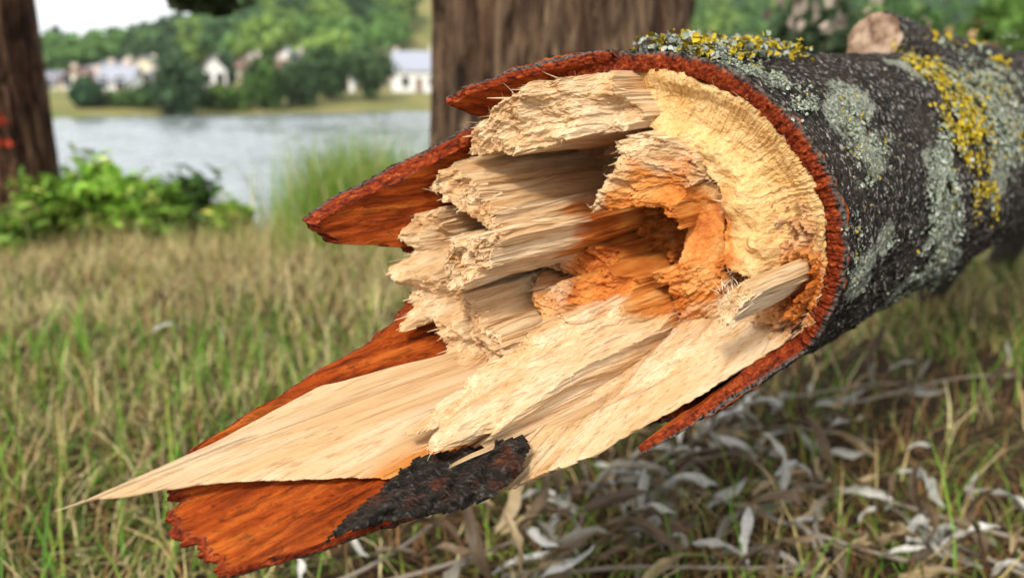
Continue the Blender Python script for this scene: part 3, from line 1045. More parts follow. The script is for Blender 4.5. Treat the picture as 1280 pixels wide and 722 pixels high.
def terrain(x, y):
    e = bank_edge(x)
    z = 0.018 * fbm(x * 3, y * 3, 0, 2, 3) + 0.05 * gn(x * .5, y * .5, 0, 4)
    z = z * smooth(0, 1.0, y + 1.5)
    z = z - 3.4 * smooth(0, 3.0, y - e)
    fb = far_bank(x)
    d = y - fb
    z = z + np.where(d > -12, 1.0, 0) * (2.2 * smooth(-12, 2, d) + 1.2 * smooth(2, 14, d) + 0.7 * smooth(14, 60, d))
    ax = x / np.maximum(y, 1)
    hr = np.interp(ax, [a for a, _ in RIDGE], [b for _, b in RIDGE])
    z = z + smooth(55, 300, d) * hr * (1 + 0.06 * gn(x * .02, y * .02, 0, 9))
    return z


def grid_mesh(name, xs, ys, mat, fz):
    X, Y = np.meshgrid(xs, ys, indexing='ij')
    Z = fz(X, Y)
    vs = np.stack([X, Y, Z], -1).reshape(-1, 3)
    n, m = X.shape
    ids = np.arange(n * m).reshape(n, m)
    q = np.stack([ids[:-1, :-1], ids[1:, :-1], ids[1:, 1:], ids[:-1, 1:]], -1).reshape(-1, 4)
    return new_mesh(name, vs, q, mat, smooth_shade=True)


M = Mat('ground_soil_and_turf', 0.95, 0.1)
g1 = M.noise(M.co((1, 1, 1)), 9, 5, 0.65)
g2 = M.noise(M.co((1, 1, 1)), 70, 4, 0.7)
g3 = M.noise(M.co((1, 1, 1)), 0.08, 4, 0.6)
near = M.ramp(g2, [(0.3, (0.010, 0.006, 0.003)), (0.5, (0.032, 0.020, 0.010)), (0.7, (0.11, 0.062, 0.03))])
near = M.mix(M.ramp(g1, [(0.5, 0.0), (0.65, 0.6)]), near, (0.035, 0.045, 0.014))
far = M.ramp(g3, [(0.35, (0.13, 0.15, 0.045)), (0.6, (0.23, 0.20, 0.075))])
sepx = M.n.new('ShaderNodeSeparateXYZ')
M.l.new(M.co((1, 1, 1)), sepx.inputs[0])
M.bump(g2, 0.6, 0.01)
GROUND = M.color(M.mix(M.ramp(M.math('MULTIPLY', sepx.outputs[1], 0.01), [(0.3, 0.0), (0.5, 1.0)]), near, far))
xs = np.concatenate([-np.geomspace(600, 4.2, 60), np.linspace(-4, 5, 181), np.geomspace(5.3, 600, 60)])
ys = np.concatenate([np.linspace(-6, 0, 13), np.linspace(0.06, 8, 150), np.geomspace(8.3, 900, 130)])
link('ground', grid_mesh('ground', xs, ys, GROUND, terrain), kind='structure')

M = Mat('river_water', 0.12, 0.5)
M.b.inputs['IOR'].default_value = 1.33
M.bump(M.noise(M.co((6, 9, 1)), 1.0, 3, 0.6), 0.5, 0.02)
RIVER = M.color((0.19, 0.22, 0.22))


def river():
    axs = np.concatenate([np.linspace(-1.6, -.66, 24), np.linspace(-.65, .02, 420), np.linspace(.05, 1.6, 40)])
    ys = np.concatenate([np.linspace(4.2, 30, 150), np.linspace(30.3, 150, 420), np.linspace(152, 190, 12)])
    Y, AX_ = np.meshgrid(ys, axs, indexing='ij')
    X = AX_ * np.maximum(Y, 6)
    cal = .75 + .5 * gn(X * .05, Y * .07, 0, 95)
    Z = -2.0 + cal * ((.35 + .65 * smooth(12, 40, Y)) * (.15 * gn(X * .42, Y * .95, 0, 91) + .095 * gn(X * .9, Y * 1.55, 0, 92)) + np.where(Y < 40, .010, 0) * gn(X * 2.6, Y * 4.2, 0, 93))
    n, k = X.shape
    ids = np.arange(n * k).reshape(n, k)
    q = np.stack([ids[:-1, :-1], ids[:-1, 1:], ids[1:, 1:], ids[1:, :-1]], -1).reshape(-1, 4)
    link('river', new_mesh('river', np.stack([X, Y, Z], -1).reshape(-1, 3), q, RIVER, smooth_shade=True), kind='structure')


river()

# ------------------------------------------------------------------ foliage helpers
LEAF = tint_material('foliage', 0.6, 0.25, 0.25, 0.25, 4)
GRASS = tint_material('grass_blades', 0.65, 0.25, 0.2, 0.15, 60)
DRYLEAF = tint_material('dry_leaf', 0.55, 0.35, 0.12, 0.3, 120)


def leaf_quads(c, nrm, size, tint, seed=0, aspect=1.6):
    """folded leaf: two quads meeting at a midrib; returns verts, quads, tints"""
    r = np.random.default_rng(seed)
    n = len(c)
    t1 = np.cross(nrm, r.normal(size=(n, 3)))
    t1 /= np.linalg.norm(t1, axis=1)[:, None] + 1e-9
    t2 = np.cross(nrm, t1)
    L, W = (size * aspect / 2)[:, None], (size / 2)[:, None]
    fold = nrm * (size * r.uniform(.05, .3, n))[:, None]
    V = np.stack([c - t1 * L, c + t2 * W + fold, c + t1 * L, c - t2 * W + fold], 1).reshape(-1, 3)
    b = np.arange(n)[:, None] * 4
    f = np.concatenate([np.concatenate([b, b + 1, b + 2], 1), np.concatenate([b, b + 2, b + 3], 1)])
    return V, f, np.repeat(tint, 4, 0)


def crown_points(lobes_, n, seed):
    """points spread over and inside several lobes; returns points, outward directions"""
    r = np.random.default_rng(seed)
    L = np.array(lobes_, float)
    vol = L[:, 3] * L[:, 4] * L[:, 5]
    which = r.choice(len(L), n, p=vol / vol.sum())
    d = r.normal(size=(n, 3))
    d /= np.linalg.norm(d, axis=1)[:, None]
    rad = r.uniform(.25, 1, n) ** .45 * (1 + .20 * r.normal(size=n)) * (1 + .35 * gn(d[:, 0] * 2.2 + seed, d[:, 1] * 2.2, d[:, 2] * 2.2, seed % 9))
    p = L[which, :3] + d * L[which, 3:6] * rad[:, None]
    return p, d


def tree(name, base, lobes_, n, size, col, label, cat, group, seed, trunk_r=.2, trunk_h=None, parent_mat=None, var=.3):
    t = empty(name, base, label=label, cat=cat, group=group)
    p, d = crown_points(lobes_, n, seed)
    r = np.random.default_rng(seed + 1)
    nr = d + .8 * r.normal(size=d.shape)
    nr /= np.linalg.norm(nr, axis=1)[:, None]
    sc = np.abs(np.array(lobes_)[:, 3:6]).mean()
    tone = np.clip(1 + var * 1.6 * fbm(p[:, 0] / sc * 1.6, p[:, 1] / sc * 1.6, p[:, 2] / sc * 1.6, seed % 7, 2) + var * .5 * r.normal(size=n), .35, 1.9)
    V, f, tt = leaf_quads(p, nr, size * r.uniform(.6, 1.4, n), 1.8 * np.array(col)[None] * tone[:, None], seed + 2)
    link('crown', new_mesh('crown', V, f, LEAF, attrs={'tint': tt}), t)
    hh = trunk_h or max(l[2] for l in lobes_)
    k = np.linspace(0, 1, 10)
    vs, q, _ = tube_mesh(np.stack([.05 * trunk_r * np.sin(k * 5), 0 * k, -0.2 + (hh + .2) * k], 1), trunk_r * (1 - .6 * k), 10)
    tr = link('trunk', new_mesh('trunk', vs, q, parent_mat or TRUNK, smooth_shade=True), t)
    return t


def standing_bark(name='furrowed_bark', tone=(.98, .82, .66)):
    M = Mat(name, 0.85, 0.2)
    a = M.noise(M.co((38, 38, 4.5)), 1.0, 5, 0.65, 0.5)
    b = M.noise(M.co((9, 9, 2)), 1.0, 4, 0.6)
    c = M.ramp(a, [(0.36, (0.012, 0.008, 0.006)), (0.48, (0.070, 0.050, 0.036)), (0.58, (0.15, 0.115, 0.085)), (0.70, (0.27, 0.22, 0.17))])
    c = M.mix(M.ramp(b, [(0.5, 0.0), (0.7, 0.5)]), c, (0.085, 0.045, 0.025))
    M.bump(a, 1.0, 0.02)
    return M.color(M.mix(1.0, c, tone, 'MULTIPLY'))


TRUNK = standing_bark()
TRUNK_RED = standing_bark('reddish_bark', (.85, .58, .44))


def big_trunk(t, rad, height, seed, flare=.25, lean=(0, 0), bulge=None, mat=None):
    """a thick furrowed trunk, local to its tree"""
    nth, nz = 420, 260
    th = np.linspace(0, 2 * math.pi, nth, endpoint=False)
    z = np.concatenate([np.linspace(-.15, 1.6, 220), np.linspace(1.64, height, nz - 220)])
    T, Z = np.meshgrid(th, z)
    R = rad * (1 + flare * np.exp(-np.clip(Z, 0, 9) / .16) * (1 + .35 * np.cos(T * 5 + seed))) * (1 - .05 * Z)
    warp_ = T * rad + .02 * gn(T * 3, Z * 3, 0, seed)
    c, s_ = np.cos(T), np.sin(T)
    fur = fbm(c * rad * 32 + .5 * gn(c * 9, s_ * 9, Z * 5, 1), s_ * rad * 32, Z * 3.2, seed, 3)
    R = R + .026 * np.clip(np.abs(fur) * 2.2, 0, 1) + .012 * gn(c * 4, s_ * 4, Z * 2.0, seed + 2)
    if bulge is not None:
        R = R + bulge(T, Z)
    V = np.stack([R * c + lean[0] * Z, R * s_ + lean[1] * Z, Z], -1).reshape(-1, 3)
    ids = np.arange(nz * nth).reshape(nz, nth)
    nx = np.roll(ids, -1, 1)
    q = np.stack([ids[:-1], nx[:-1], nx[1:], ids[1:]], -1).reshape(-1, 4)
    return link('trunk', new_mesh('trunk', V, q, mat or TRUNK, smooth_shade=True), t)


# ------------------------------------------------------------------ the two trees on the near bank
def crown_of(t, lobes_, n, size, col, seed, limbs):
    p, d = crown_points(lobes_, n, seed)
    r = np.random.default_rng(seed)
    nr = d + .8 * r.normal(size=d.shape)
    nr /= np.linalg.norm(nr, axis=1)[:, None]
    tone = np.clip(1 + .5 * fbm(p[:, 0], p[:, 1], p[:, 2], 1, 2), .4, 1.7)
    V, f, tt = leaf_quads(p, nr, size * r.uniform(.6, 1.4, n), np.array(col)[None] * tone[:, None], seed)
    link('crown', new_mesh('crown', V, f, LEAF, attrs={'tint': tt}), t)
    for a, b, ra in limbs:
        k = np.linspace(0, 1, 12)[:, None]
        pts_ = np.array(a) * (1 - k) + np.array(b) * k + np.array([0, 0, .3]) * np.sin(k * 3.1)
        vs, q, _ = tube_mesh(pts_, ra * (1 - .75 * k[:, 0]), 12)
        link('limb', new_mesh('limb', vs, q, TRUNK, smooth_shade=True), t)


mid = at_dist(698, 361, 2.15)
t = empty('tree', (mid[0], 2.15, 0), label='thick furrowed brown tree trunk standing right behind the broken trunk', cat='tree')
big_trunk(t, .272, 4.6, 3, .12)
crown_of(t, [(0, -.4, 5.6, 3.0, 2.2, 1.2), (2.6, .2, 5.3, 2.2, 2.0, 1.1), (-2.6, .2, 5.3, 2.2, 2.0, 1.1), (.2, 2.4, 5.8, 2.6, 2.2, 1.2), (0, .4, 7.4, 2.4, 2.2, 1.2)], 20000, .17, (.075, .13, .025), 301, [((0, 0, 4.4), (2.4, .2, 5.4), .13), ((0, 0, 4.4), (-2.4, .2, 5.4), .12), ((0, 0, 4.4), (.2, 2.2, 6.0), .12), ((0, 0, 4.4), (0, -.6, 5.8), .12), ((0, 0, 4.4), (0, .3, 7.6), .13)])  # crown out of view, spread wide and dense to block skylight overhead

lx = at_dist(62, 200, 3.75)
t = empty('tree', (lx[0] - .30, 3.75, -.02), label='dark trunk with red paint marks beside the leafy riverside weeds', cat='tree')
lt = big_trunk(t, .275, 4.4, 8, .22, (-.012, 0), mat=TRUNK_RED)
crown_of(t, [(0, 0, 6.0, 1.6, 1.6, 1.2), (-1.2, .6, 5.6, 1.3, 1.3, 1.0), (.9, .9, 5.9, 1.1, 1.1, .8)], 4000, .11, (.075, .13, .025), 305, [((0, 0, 4.2), (-1.2, .6, 5.6), .13), ((0, 0, 4.2), (.9, .9, 5.9), .12), ((0, 0, 4.2), (0, 0, 6.2), .12)])
# drooping leafy twig of that tree
tw = at_dist(262, -6, 3.2) - np.array(t.location)
p = rng.normal(size=(170, 3)) * [.05, .07, .022] + tw
p[:, 2] += .10 * np.abs(p[:, 0] - tw[0])
V, f, tt = leaf_quads(p, rng.normal(size=(170, 3)), np.full(170, .045), np.array([.035, .055, .012])[None] * rng.uniform(.5, 1.4, (170, 1)), 6, 2.2)
tw_o = link('hanging_twig', new_mesh('hanging_twig', V, f, LEAF, attrs={'tint': tt}), t, kind='stuff')
k = np.linspace(0, 1, 14)[:, None]
vs, q, _ = tube_mesh(np.array([0.9, .6, 5.6]) * (1 - k) + tw * k, .03 * (1 - .85 * k[:, 0]), 8)
link('stem', new_mesh('stem', vs, q, TRUNK, smooth_shade=True), tw_o)
# red paint marks: thin skins that lie on the bark
RED = Mat('red_marking_paint', 0.8, 0.1).color((0.36, 0.05, 0.025))


def paint_mark(px, py, wpx, hpx, seed):
    c = np.array(t.location)
    n, m = 26, 14
    A_, B_ = np.meshgrid(np.linspace(-1, 1, n), np.linspace(-1, 1, m), indexing='ij')
    ctr = at_dist(px, py, 3.48)
    z0 = ctr[2] - c[2]
    th0 = math.atan2(3.48 - c[1], ctr[0] - c[0])
    TH = th0 + A_ * wpx / F_PX * 3.48 / .3 / 2
    ZZ = z0 + B_ * hpx / F_PX * 3.48 / 2
    co_, si_ = np.cos(TH), np.sin(TH)
    rad = .275
    R = rad * (1 + .22 * np.exp(-np.clip(ZZ, 0, 9) / .16) * (1 + .35 * np.cos(TH * 5 + 8))) * (1 - .05 * ZZ)
    fur = fbm(co_ * rad * 32 + .5 * gn(co_ * 9, si_ * 9, ZZ * 5, 1), si_ * rad * 32, ZZ * 3.2, 8, 3)
    R = R + .026 * np.clip(np.abs(fur) * 2.2, 0, 1) + .012 * gn(co_ * 4, si_ * 4, ZZ * 2.0, 10) + .004
    ok = (A_ ** 2 + B_ ** 2 + 1.1 * gn(A_ * 4, B_ * 3, 0, seed)) < .7
    V = np.stack([R * co_ - .012 * ZZ, R * si_, ZZ], -1).reshape(-1, 3)
    ids = np.arange(n * m).reshape(n, m)
    cell = ok[:-1, :-1] & ok[1:, 1:]
    q = np.stack([ids[:-1, :-1], ids[1:, :-1], ids[1:, 1:], ids[:-1, 1:]], -1)[cell]
    link('paint_mark', new_mesh('paint_mark', V, q, RED, smooth_shade=True), lt)


paint_mark(11, 150, 34, 20, 1)
paint_mark(26, 180, 30, 12, 2)

# ------------------------------------------------------------------ far bank: trees, houses, wooded hill
def px_tree(name, px, top, base, w, dist, col, label, seed, n=1500, shape='round', cat='tree', size=.55):
    g = at_dist(px, base, dist)
    z0 = float(terrain(np.array(g[0]), np.array(dist)))
    zt = at_dist(px, top, dist)[2]
    Hh = zt - z0
    rw = w / F_PX * dist / 2
    r = np.random.default_rng(seed)
    L = []
    if shape == 'round':
        L.append((0, 0, Hh * .52, rw * .8, rw * .8, Hh * .46))
        for k in range(5):
            a = r.uniform(0, 6.28)
            L.append((rw * .45 * math.cos(a), rw * .45 * math.sin(a), Hh * r.uniform(.3, .7), rw * .5, rw * .5, Hh * .26))
    elif shape == 'willow':
        L.append((0, 0, Hh * .68, rw * .75, rw * .75, Hh * .30))
        for k in range(7):
            a = r.uniform(0, 6.28)
            L.append((rw * .55 * math.cos(a), rw * .55 * math.sin(a), Hh * r.uniform(.5, .75), rw * .42, rw * .42, Hh * .22))
        L.append((0, 0, Hh * .25, rw * .35, rw * .35, Hh * .25))
    else:
        for k in range(6):
            L.append((rw * (k / 2.5 - 1) * .8, r.normal() * .5, Hh * r.uniform(.35, .5), rw * .3, rw * .4, Hh * r.uniform(.4, .52)))
    return tree(name, (g[0], dist, z0), L, n, size, col, label, cat, None, seed, trunk_r=max(.12, rw * .09), trunk_h=Hh * .6)


DG, MG, LG, YG = (.022, .045, .016), (.035, .075, .020), (.075, .13, .030), (.12, .17, .035)
px_tree('tree', 225, 72, 147, 66, 91, (.034, .062, .026), 'big round grey green tree at the far waterline below the white houses', 401, 2600)
px_tree('tree', 330, 76, 143, 56, 100, (.040, .080, .016), 'bright green rounded tree on the far bank with a dark hollow underneath', 402, 2200)
px_tree('tree', 376, 74, 142, 50, 104, (.038, .070, .026), 'bluish green tree on the far bank between two darker trees', 403, 2200)
px_tree('tree', 413, 60, 139, 44, 112, (.030, .058, .018), 'tall dark green tree on the far bank with yellowish top', 404, 2200)
px_tree('willow_tree', 463, 60, 138, 66, 116, (.045, .078, .028), 'spreading willow on a narrow stem standing alone on far grass', 405, 2400, 'willow')
px_tree('bush', 109, 102, 139, 38, 90, (.020, .048, .020), 'dark round bush on the far bank before the cream house', 406, 1200, cat='bush')
px_tree('bush', 158, 114, 141, 50, 92, (.045, .085, .022), 'low light green bush on the far bank beside the dark round bush', 407, 1200, 'hedge', cat='bush')
px_tree('bush', 192, 106, 143, 40, 95, (.030, .060, .018), 'low dark hedge bush left against the big round tree', 408, 1200, 'hedge', cat='bush')
px_tree('bush', 278, 108, 145, 56, 97, (.060, .11, .022), 'broad low light green bush between round tree and bright tree', 409, 1400, 'hedge', cat='bush')
px_tree('tree', 283, 66, 112, 26, 150, (.028, .060, .022), 'slim dark tree standing between the two white gables', 410, 900, size=.8)
px_tree('tree', 212, 78, 116, 22, 140, (.05, .09, .02), 'small yellowish green tree behind the big round tree', 411, 700, size=.7)
px_tree('tree', 440, 66, 118, 34, 150, (.055, .10, .028), 'pale green tree behind the willow near the slate roof', 412, 900, size=.8)
px_tree('tree', 395, 62, 112, 40, 160, (.045, .085, .022), 'light green tree among the houses above the bluish green tree', 413, 900, size=.8)


def plain(name, c, rough=.8, sc=2.0, amp=.2):
    M = Mat(name, rough, .2)
    n = M.noise(M.co((1, 1, 1)), sc, 4, .6)
    return M.color(M.ramp(n, [(.3, tuple(x * (1 - amp) for x in c)), (.7, c)]))


WALLS = {'white': plain('white_render', (.78, .77, .74)), 'cream': plain('cream_render', (.72, .64, .48)), 'pink': plain('pink_render', (.66, .55, .46))}
ROOFS = {'slate': plain('slate_roof', (.20, .20, .24), .6), 'brown': plain('brown_roof', (.20, .12, .09), .8), 'grey': plain('grey_roof', (.34, .36, .42), .6)}
GLASSY = Mat('window_glass', 0.08, .5).color((.02, .025, .03))
FRAME = plain('window_frame', (.7, .7, .68))


def box(x0, x1, y0, y1, z0, z1):
    v = np.array([(x, y, z) for z in (z0, z1) for y in (y0, y1) for x in (x0, x1)], float)
    f = np.array([(0, 2, 3, 1), (4, 5, 7, 6), (0, 1, 5, 4), (2, 6, 7, 3), (0, 4, 6, 2), (1, 3, 7, 5)])
    return v, f


def house(px, base, wpx, wall_top, ridge, dist, wall, roof, gable, label, rot=0.0, depth=9.0):
    g = at_dist(px, base, dist)
    gz = float(terrain(np.array(g[0]), np.array(dist)))
    W = wpx / F_PX * dist
    z0 = min(gz, g[2]) - .3
    z1 = at_dist(px, wall_top, dist)[2]
    z2 = at_dist(px, ridge, dist)[2]
    t = empty('house', (g[0], dist, z0), label=label, cat='house', group='houses on the far bank')
    t.rotation_euler = (0, 0, rot)
    hw, hr = z1 - z0, z2 - z0
    D = depth
    x0, x1 = -W / 2, W / 2
    if gable:          # gable end towards the river
        v = np.array([(x0, 0, 0), (x1, 0, 0), (x1, 0, hw), (0, 0, hr), (x0, 0, hw), (x0, D, 0), (x1, D, 0), (x1, D, hw), (0, D, hr), (x0, D, hw)])
        me = bpy.data.meshes.new('wall')
        me.from_pydata([tuple(p) for p in v], [], [(0, 1, 2, 3, 4), (9, 8, 7, 6, 5), (1, 6, 7, 2), (0, 4, 9, 5)])
        o, th = .45, .22
        sl = (hr - hw) / (W / 2)
        rv, rf_ = [], []
        for s in (-1, 1):
            b = len(rv)
            e = (s * (W / 2 + o), hw - sl * o)
            for y in (-o, D + o):
                rv += [(0, y, hr + .02), (e[0], y, e[1] + .02), (e[0], y, e[1] + .02 + th), (0, y, hr + .02 + th)]
            rf_ += [(b, b + 1, b + 2, b + 3), (b + 7, b + 6, b + 5, b + 4), (b + 3, b + 2, b + 6, b + 7), (b, b + 4, b + 5, b + 1), (b + 1, b + 5, b + 6, b + 2)]
    else:              # eaves towards the river
        v = np.array([(x0, 0, 0), (x1, 0, 0), (x1, 0, hw), (x0, 0, hw), (x0, D, 0), (x1, D, 0), (x1, D, hw), (x0, D, hw), (x0, D / 2, hr), (x1, D / 2, hr)])
        me = bpy.data.meshes.new('wall')
        me.from_pydata([tuple(p) for p in v], [], [(0, 1, 2, 3), (5, 4, 7, 6), (1, 5, 6, 9, 2), (4, 0, 3, 8, 7)])
        o, th = .45, .22
        sl = (hr - hw) / (D / 2)
        rv, rf_ = [], []
        for y_e, s in ((0, -1), (D, 1)):
            b = len(rv)
            e = (y_e + s * o, hw - sl * o)
            for x in (x0 - o, x1 + o):
                rv += [(x, D / 2, hr + .02), (x, e[0], e[1] + .02), (x, e[0], e[1] + .02 + th), (x, D / 2, hr + .02 + th)]
            rf_ += [(b, b + 1, b + 2, b + 3), (b + 7, b + 6, b + 5, b + 4), (b + 3, b + 2, b + 6, b + 7), (b, b + 4, b + 5, b + 1), (b + 1, b + 5, b + 6, b + 2)]
    me.materials.append(WALLS[wall])
    link('wall', me, t)
    rm = bpy.data.meshes.new('roof')
    rm.from_pydata(rv, [], rf_)
    rm.materials.append(ROOFS[roof])
    ro = link('roof', rm, t)
    cv_, cf_ = box(-.35, .35, -.35, .35, 0, 1.5)
    ch = link('chimney', new_mesh('chimney', cv_, cf_, WALLS['pink']), ro)
    ch.location = (W * .22, D * .5, hr - (0 if not gable else W * .22 * (hr - hw) / (W / 2)) - .3)
    # windows, two storeys where there is room
    wv_, wf_ = box(-.55, .55, -.05, .05, -.75, .75)
    fv_, ff_ = box(-.68, .68, -.035, .035, -.88, .88)
    for zz in ([1.8, 4.5] if hw > 5.4 else [1.8]):
        nwin = max(2, int(W / 3.2))
        for k in range(nwin):
            x = x0 + W * (k + .5) / nwin
            if abs(x) + .7 > W / 2:
                continue
            fo = link('window', FRAME_ME(fv_, ff_), t)
            fo.location = (x, -.02, zz)
            po = link('pane', PANE_ME(wv_, wf_), fo)
            po.location = (0, -.02, 0)
    dv_, df_ = box(-.5, .5, -.05, .05, 0, 2.1)
    do = link('door', new_mesh('door', dv_, df_, ROOFS['brown']), t)
    do.location = (x0 + W * .5 + .95 * (1 if int(W / 3.2) % 2 else 0), -.04, .3)


_c = {}


def FRAME_ME(v, f):
    if 'f' not in _c:
        _c['f'] = new_mesh('window', v, f, FRAME)
    return _c['f']


def PANE_ME(v, f):
    if 'p' not in _c:
        _c['p'] = new_mesh('pane', v, f, GLASSY)
    return _c['p']


house(72, 118, 42, 104, 90, 128, 'cream', 'slate', False, 'cream house with long slate roof beside the dark trunk with red marks', .1)
house(94, 116, 34, 100, 87, 122, 'cream', 'brown', True, 'cream gabled house behind the dark round bush', -.1)
house(141, 117, 40, 101, 84, 124, 'white', 'grey', False, 'bright white house with grey roof right of the cream gable', .15)
house(141, 98, 44, 88, 78, 165, 'pink', 'slate', False, 'pale house higher up behind the bright white house', 0)
house(180, 96, 36, 82, 71, 165, 'cream', 'slate', True, 'cream gabled house under the wooded slope behind low hedges', .2)
house(178, 110, 34, 103, 94, 140, 'pink', 'brown', False, 'low house with brown roof behind the dark hedge bush', 0)
house(268, 110, 30, 88, 70, 145, 'white', 'slate', True, 'white gabled house partly behind the big round tree', .3)
house(316, 92, 26, 78, 66, 175, 'white', 'slate', True, 'small bright white gable above the bright green rounded tree', .2)
house(300, 98, 28, 86, 76, 170, 'pink', 'brown', False, 'pinkish house with brown roof beside the small bright white gable', 0)
house(359, 90, 28, 74, 60, 180, 'white', 'slate', True, 'white gable just above the bluish green tree', -.2)
house(386, 92, 34, 80, 68, 185, 'pink', 'slate', False, 'pale house with slate roof right of the white gable', 0)
house(432, 118, 22, 104, 94, 135, 'white', 'grey', True, 'little white outbuilding left of the spreading willow', .2, 5.0)
house(486, 100, 40, 84, 66, 170, 'pink', 'brown', False, 'house with brown roof behind the spreading willow', .1)
house(524, 112, 66, 88, 64, 140, 'white', 'grey', False, 'large white building with big grey roof beside the thick trunk', .05, 12.0)

house(116, 100, 34, 90, 82, 150, 'white', 'slate', False, 'white house with slate roof up the lane behind the cream gable', -.1)
house(204, 104, 28, 90, 80, 150, 'white', 'grey', True, 'narrow white gable left against the big round tree', .1)
house(338, 100, 30, 86, 75, 165, 'cream', 'brown', False, 'cream house with brown roof between bright tree and bluish tree', 0)
house(408, 98, 26, 82, 72, 175, 'cream', 'slate', True, 'cream gable behind the tall dark green tree', .1)
house(452, 100, 30, 86, 74, 172, 'white', 'slate', False, 'white house showing over the left shoulder of the willow', -.1)


def hill_forest():
    r = np.random.default_rng(90)
    Vs, Fs, Ts = [], [], []
    nb = 0
    cells = []
    y = 190.0
    while y < 470:
        st = 8.2 + (y - 190) * .012
        x0, x1 = -.72 * y, .62 * y
        for x in np.arange(x0, x1, st):
            cells.append((x + r.normal() * 2.2, y + r.normal() * 2.2))
        y += st * 1.15
    for x, y in cells:
        d = y - far_bank(np.array(x))
        ax = x / y
        if d < 100 or (ax < -.30 and d < 110) or (-.11 < ax < .19 and r.random() < .85):
            continue
        z = float(terrain(np.array(x), np.array(y)))
        H_ = r.uniform(6, 10)
        w = r.uniform(3.4, 5.6)
        n = int(170 * (1.2 - (y - 190) / 600))
        dd = r.normal(size=(n, 3))
        dd[:, 2] = np.abs(dd[:, 2]) - .25
        dd /= np.linalg.norm(dd, axis=1)[:, None]
        rad = (1 + .16 * r.normal(size=n))[:, None] * (1 + .3 * gn(dd[:, 0] * 2 + x, dd[:, 1] * 2 + y, dd[:, 2] * 2, 3))[:, None]
        p = np.array([x, y, z + H_ * .55]) + dd * [w, w, H_ * .5] * rad
        kind = r.random()
        col = np.array([.065, .135, .045]) if kind < .4 else np.array([.12, .235, .055]) if kind < .75 else np.array([.20, .31, .06])
        col = col * r.uniform(.75, 1.25)
        nr = dd + .7 * r.normal(size=dd.shape)
        nr /= np.linalg.norm(nr, axis=1)[:, None]
        V, f, tt = leaf_quads(p, nr, r.uniform(1.1, 2.4, n), col[None] * r.uniform(.7, 1.3, (n, 1)), int(r.integers(1e6)), 1.3)
        Vs.append(V)
        Fs.append(f + nb)
        Ts.append(tt)
        nb += len(V)
    me = new_mesh('hill_forest', np.concatenate(Vs), np.concatenate(Fs), LEAF, attrs={'tint': np.concatenate(Ts)})
    link('hill_forest', me, label='dense green broadleaf wood covering the hillside above the houses', cat='forest', kind='stuff')


hill_forest()
# shrubs and trees on the near bank to the right, behind the trunk
for k, (px, top, base, w, dist, col, lab) in enumerate((
        (905, -40, 70, 150, 16, (.040, .075, .022), 'dark green shrub beyond the thick trunk, above the lichen tuft'),
        (1010, -30, 75, 120, 12, (.055, .085, .035), 'grey green shrub with pale dry twigs behind the sawn stub'),
        (1120, -25, 80, 150, 14, (.040, .085, .022), 'deep green shrub directly behind the sawn branch stub'),
        (1262, -30, 110, 130, 10, (.10, .18, .035), 'bright light green shrub behind the lichen covered bark hump'))):
    px_tree('shrub', px, top, base + 20, w, dist, col, lab, 450 + k, 1500, 'round', 'shrub', .11)
# withered tuft behind the stub
wt = at_dist(1190, 60, 2.6)
t = empty('withered_plant', (wt[0], 2.6, 0), label='withered brown leafy stalk rising behind the lichen covered hump', cat='plant')
zt = wt[2]
p = np.stack([rng.normal(0, .055, 60), rng.normal(0, .05, 60), zt + rng.uniform(-.22, .07, 60)], 1)
V, f, tt = leaf_quads(p, rng.normal(size=(60, 3)), np.full(60, .026), np.array([.34, .22, .11])[None] * rng.uniform(.5, 1.5, (60, 1)), 8, 1.8)
link('leaves', new_mesh('leaves', V, f, DRYLEAF, attrs={'tint': tt}), t)
vs, q, _ = tube_mesh(np.stack([0.02 * np.sin(np.linspace(0, 3, 8)), 0 * np.linspace(0, 3, 8), np.linspace(-.02, zt, 8)], 1), np.linspace(.008, .003, 8), 8)
link('stem', new_mesh('stem', vs, q, TRUNK, smooth_shade=True), t)
wt = at_dist(1030, 50, 2.3)
t = empty('withered_plant', (wt[0], 2.3, 0), label='withered pale tuft of leaves left of the sawn stub', cat='plant')
zt = wt[2]
p = np.stack([rng.normal(0, .10, 70), rng.normal(0, .06, 70), zt + rng.uniform(-.25, .10, 70)], 1)
V, f, tt = leaf_quads(p, rng.normal(size=(70, 3)), np.full(70, .022), np.array([.40, .33, .26])[None] * rng.uniform(.4, 1.4, (70, 1)), 9, 1.8)
link('leaves', new_mesh('leaves', V, f, DRYLEAF, attrs={'tint': tt}), t)
vs, q, _ = tube_mesh(np.stack([0.02 * np.sin(np.linspace(0, 3, 8)), 0 * np.linspace(0, 3, 8), np.linspace(-.02, zt, 8)], 1), np.linspace(.008, .003, 8), 8)
link('stem', new_mesh('stem', vs, q, TRUNK, smooth_shade=True), t)


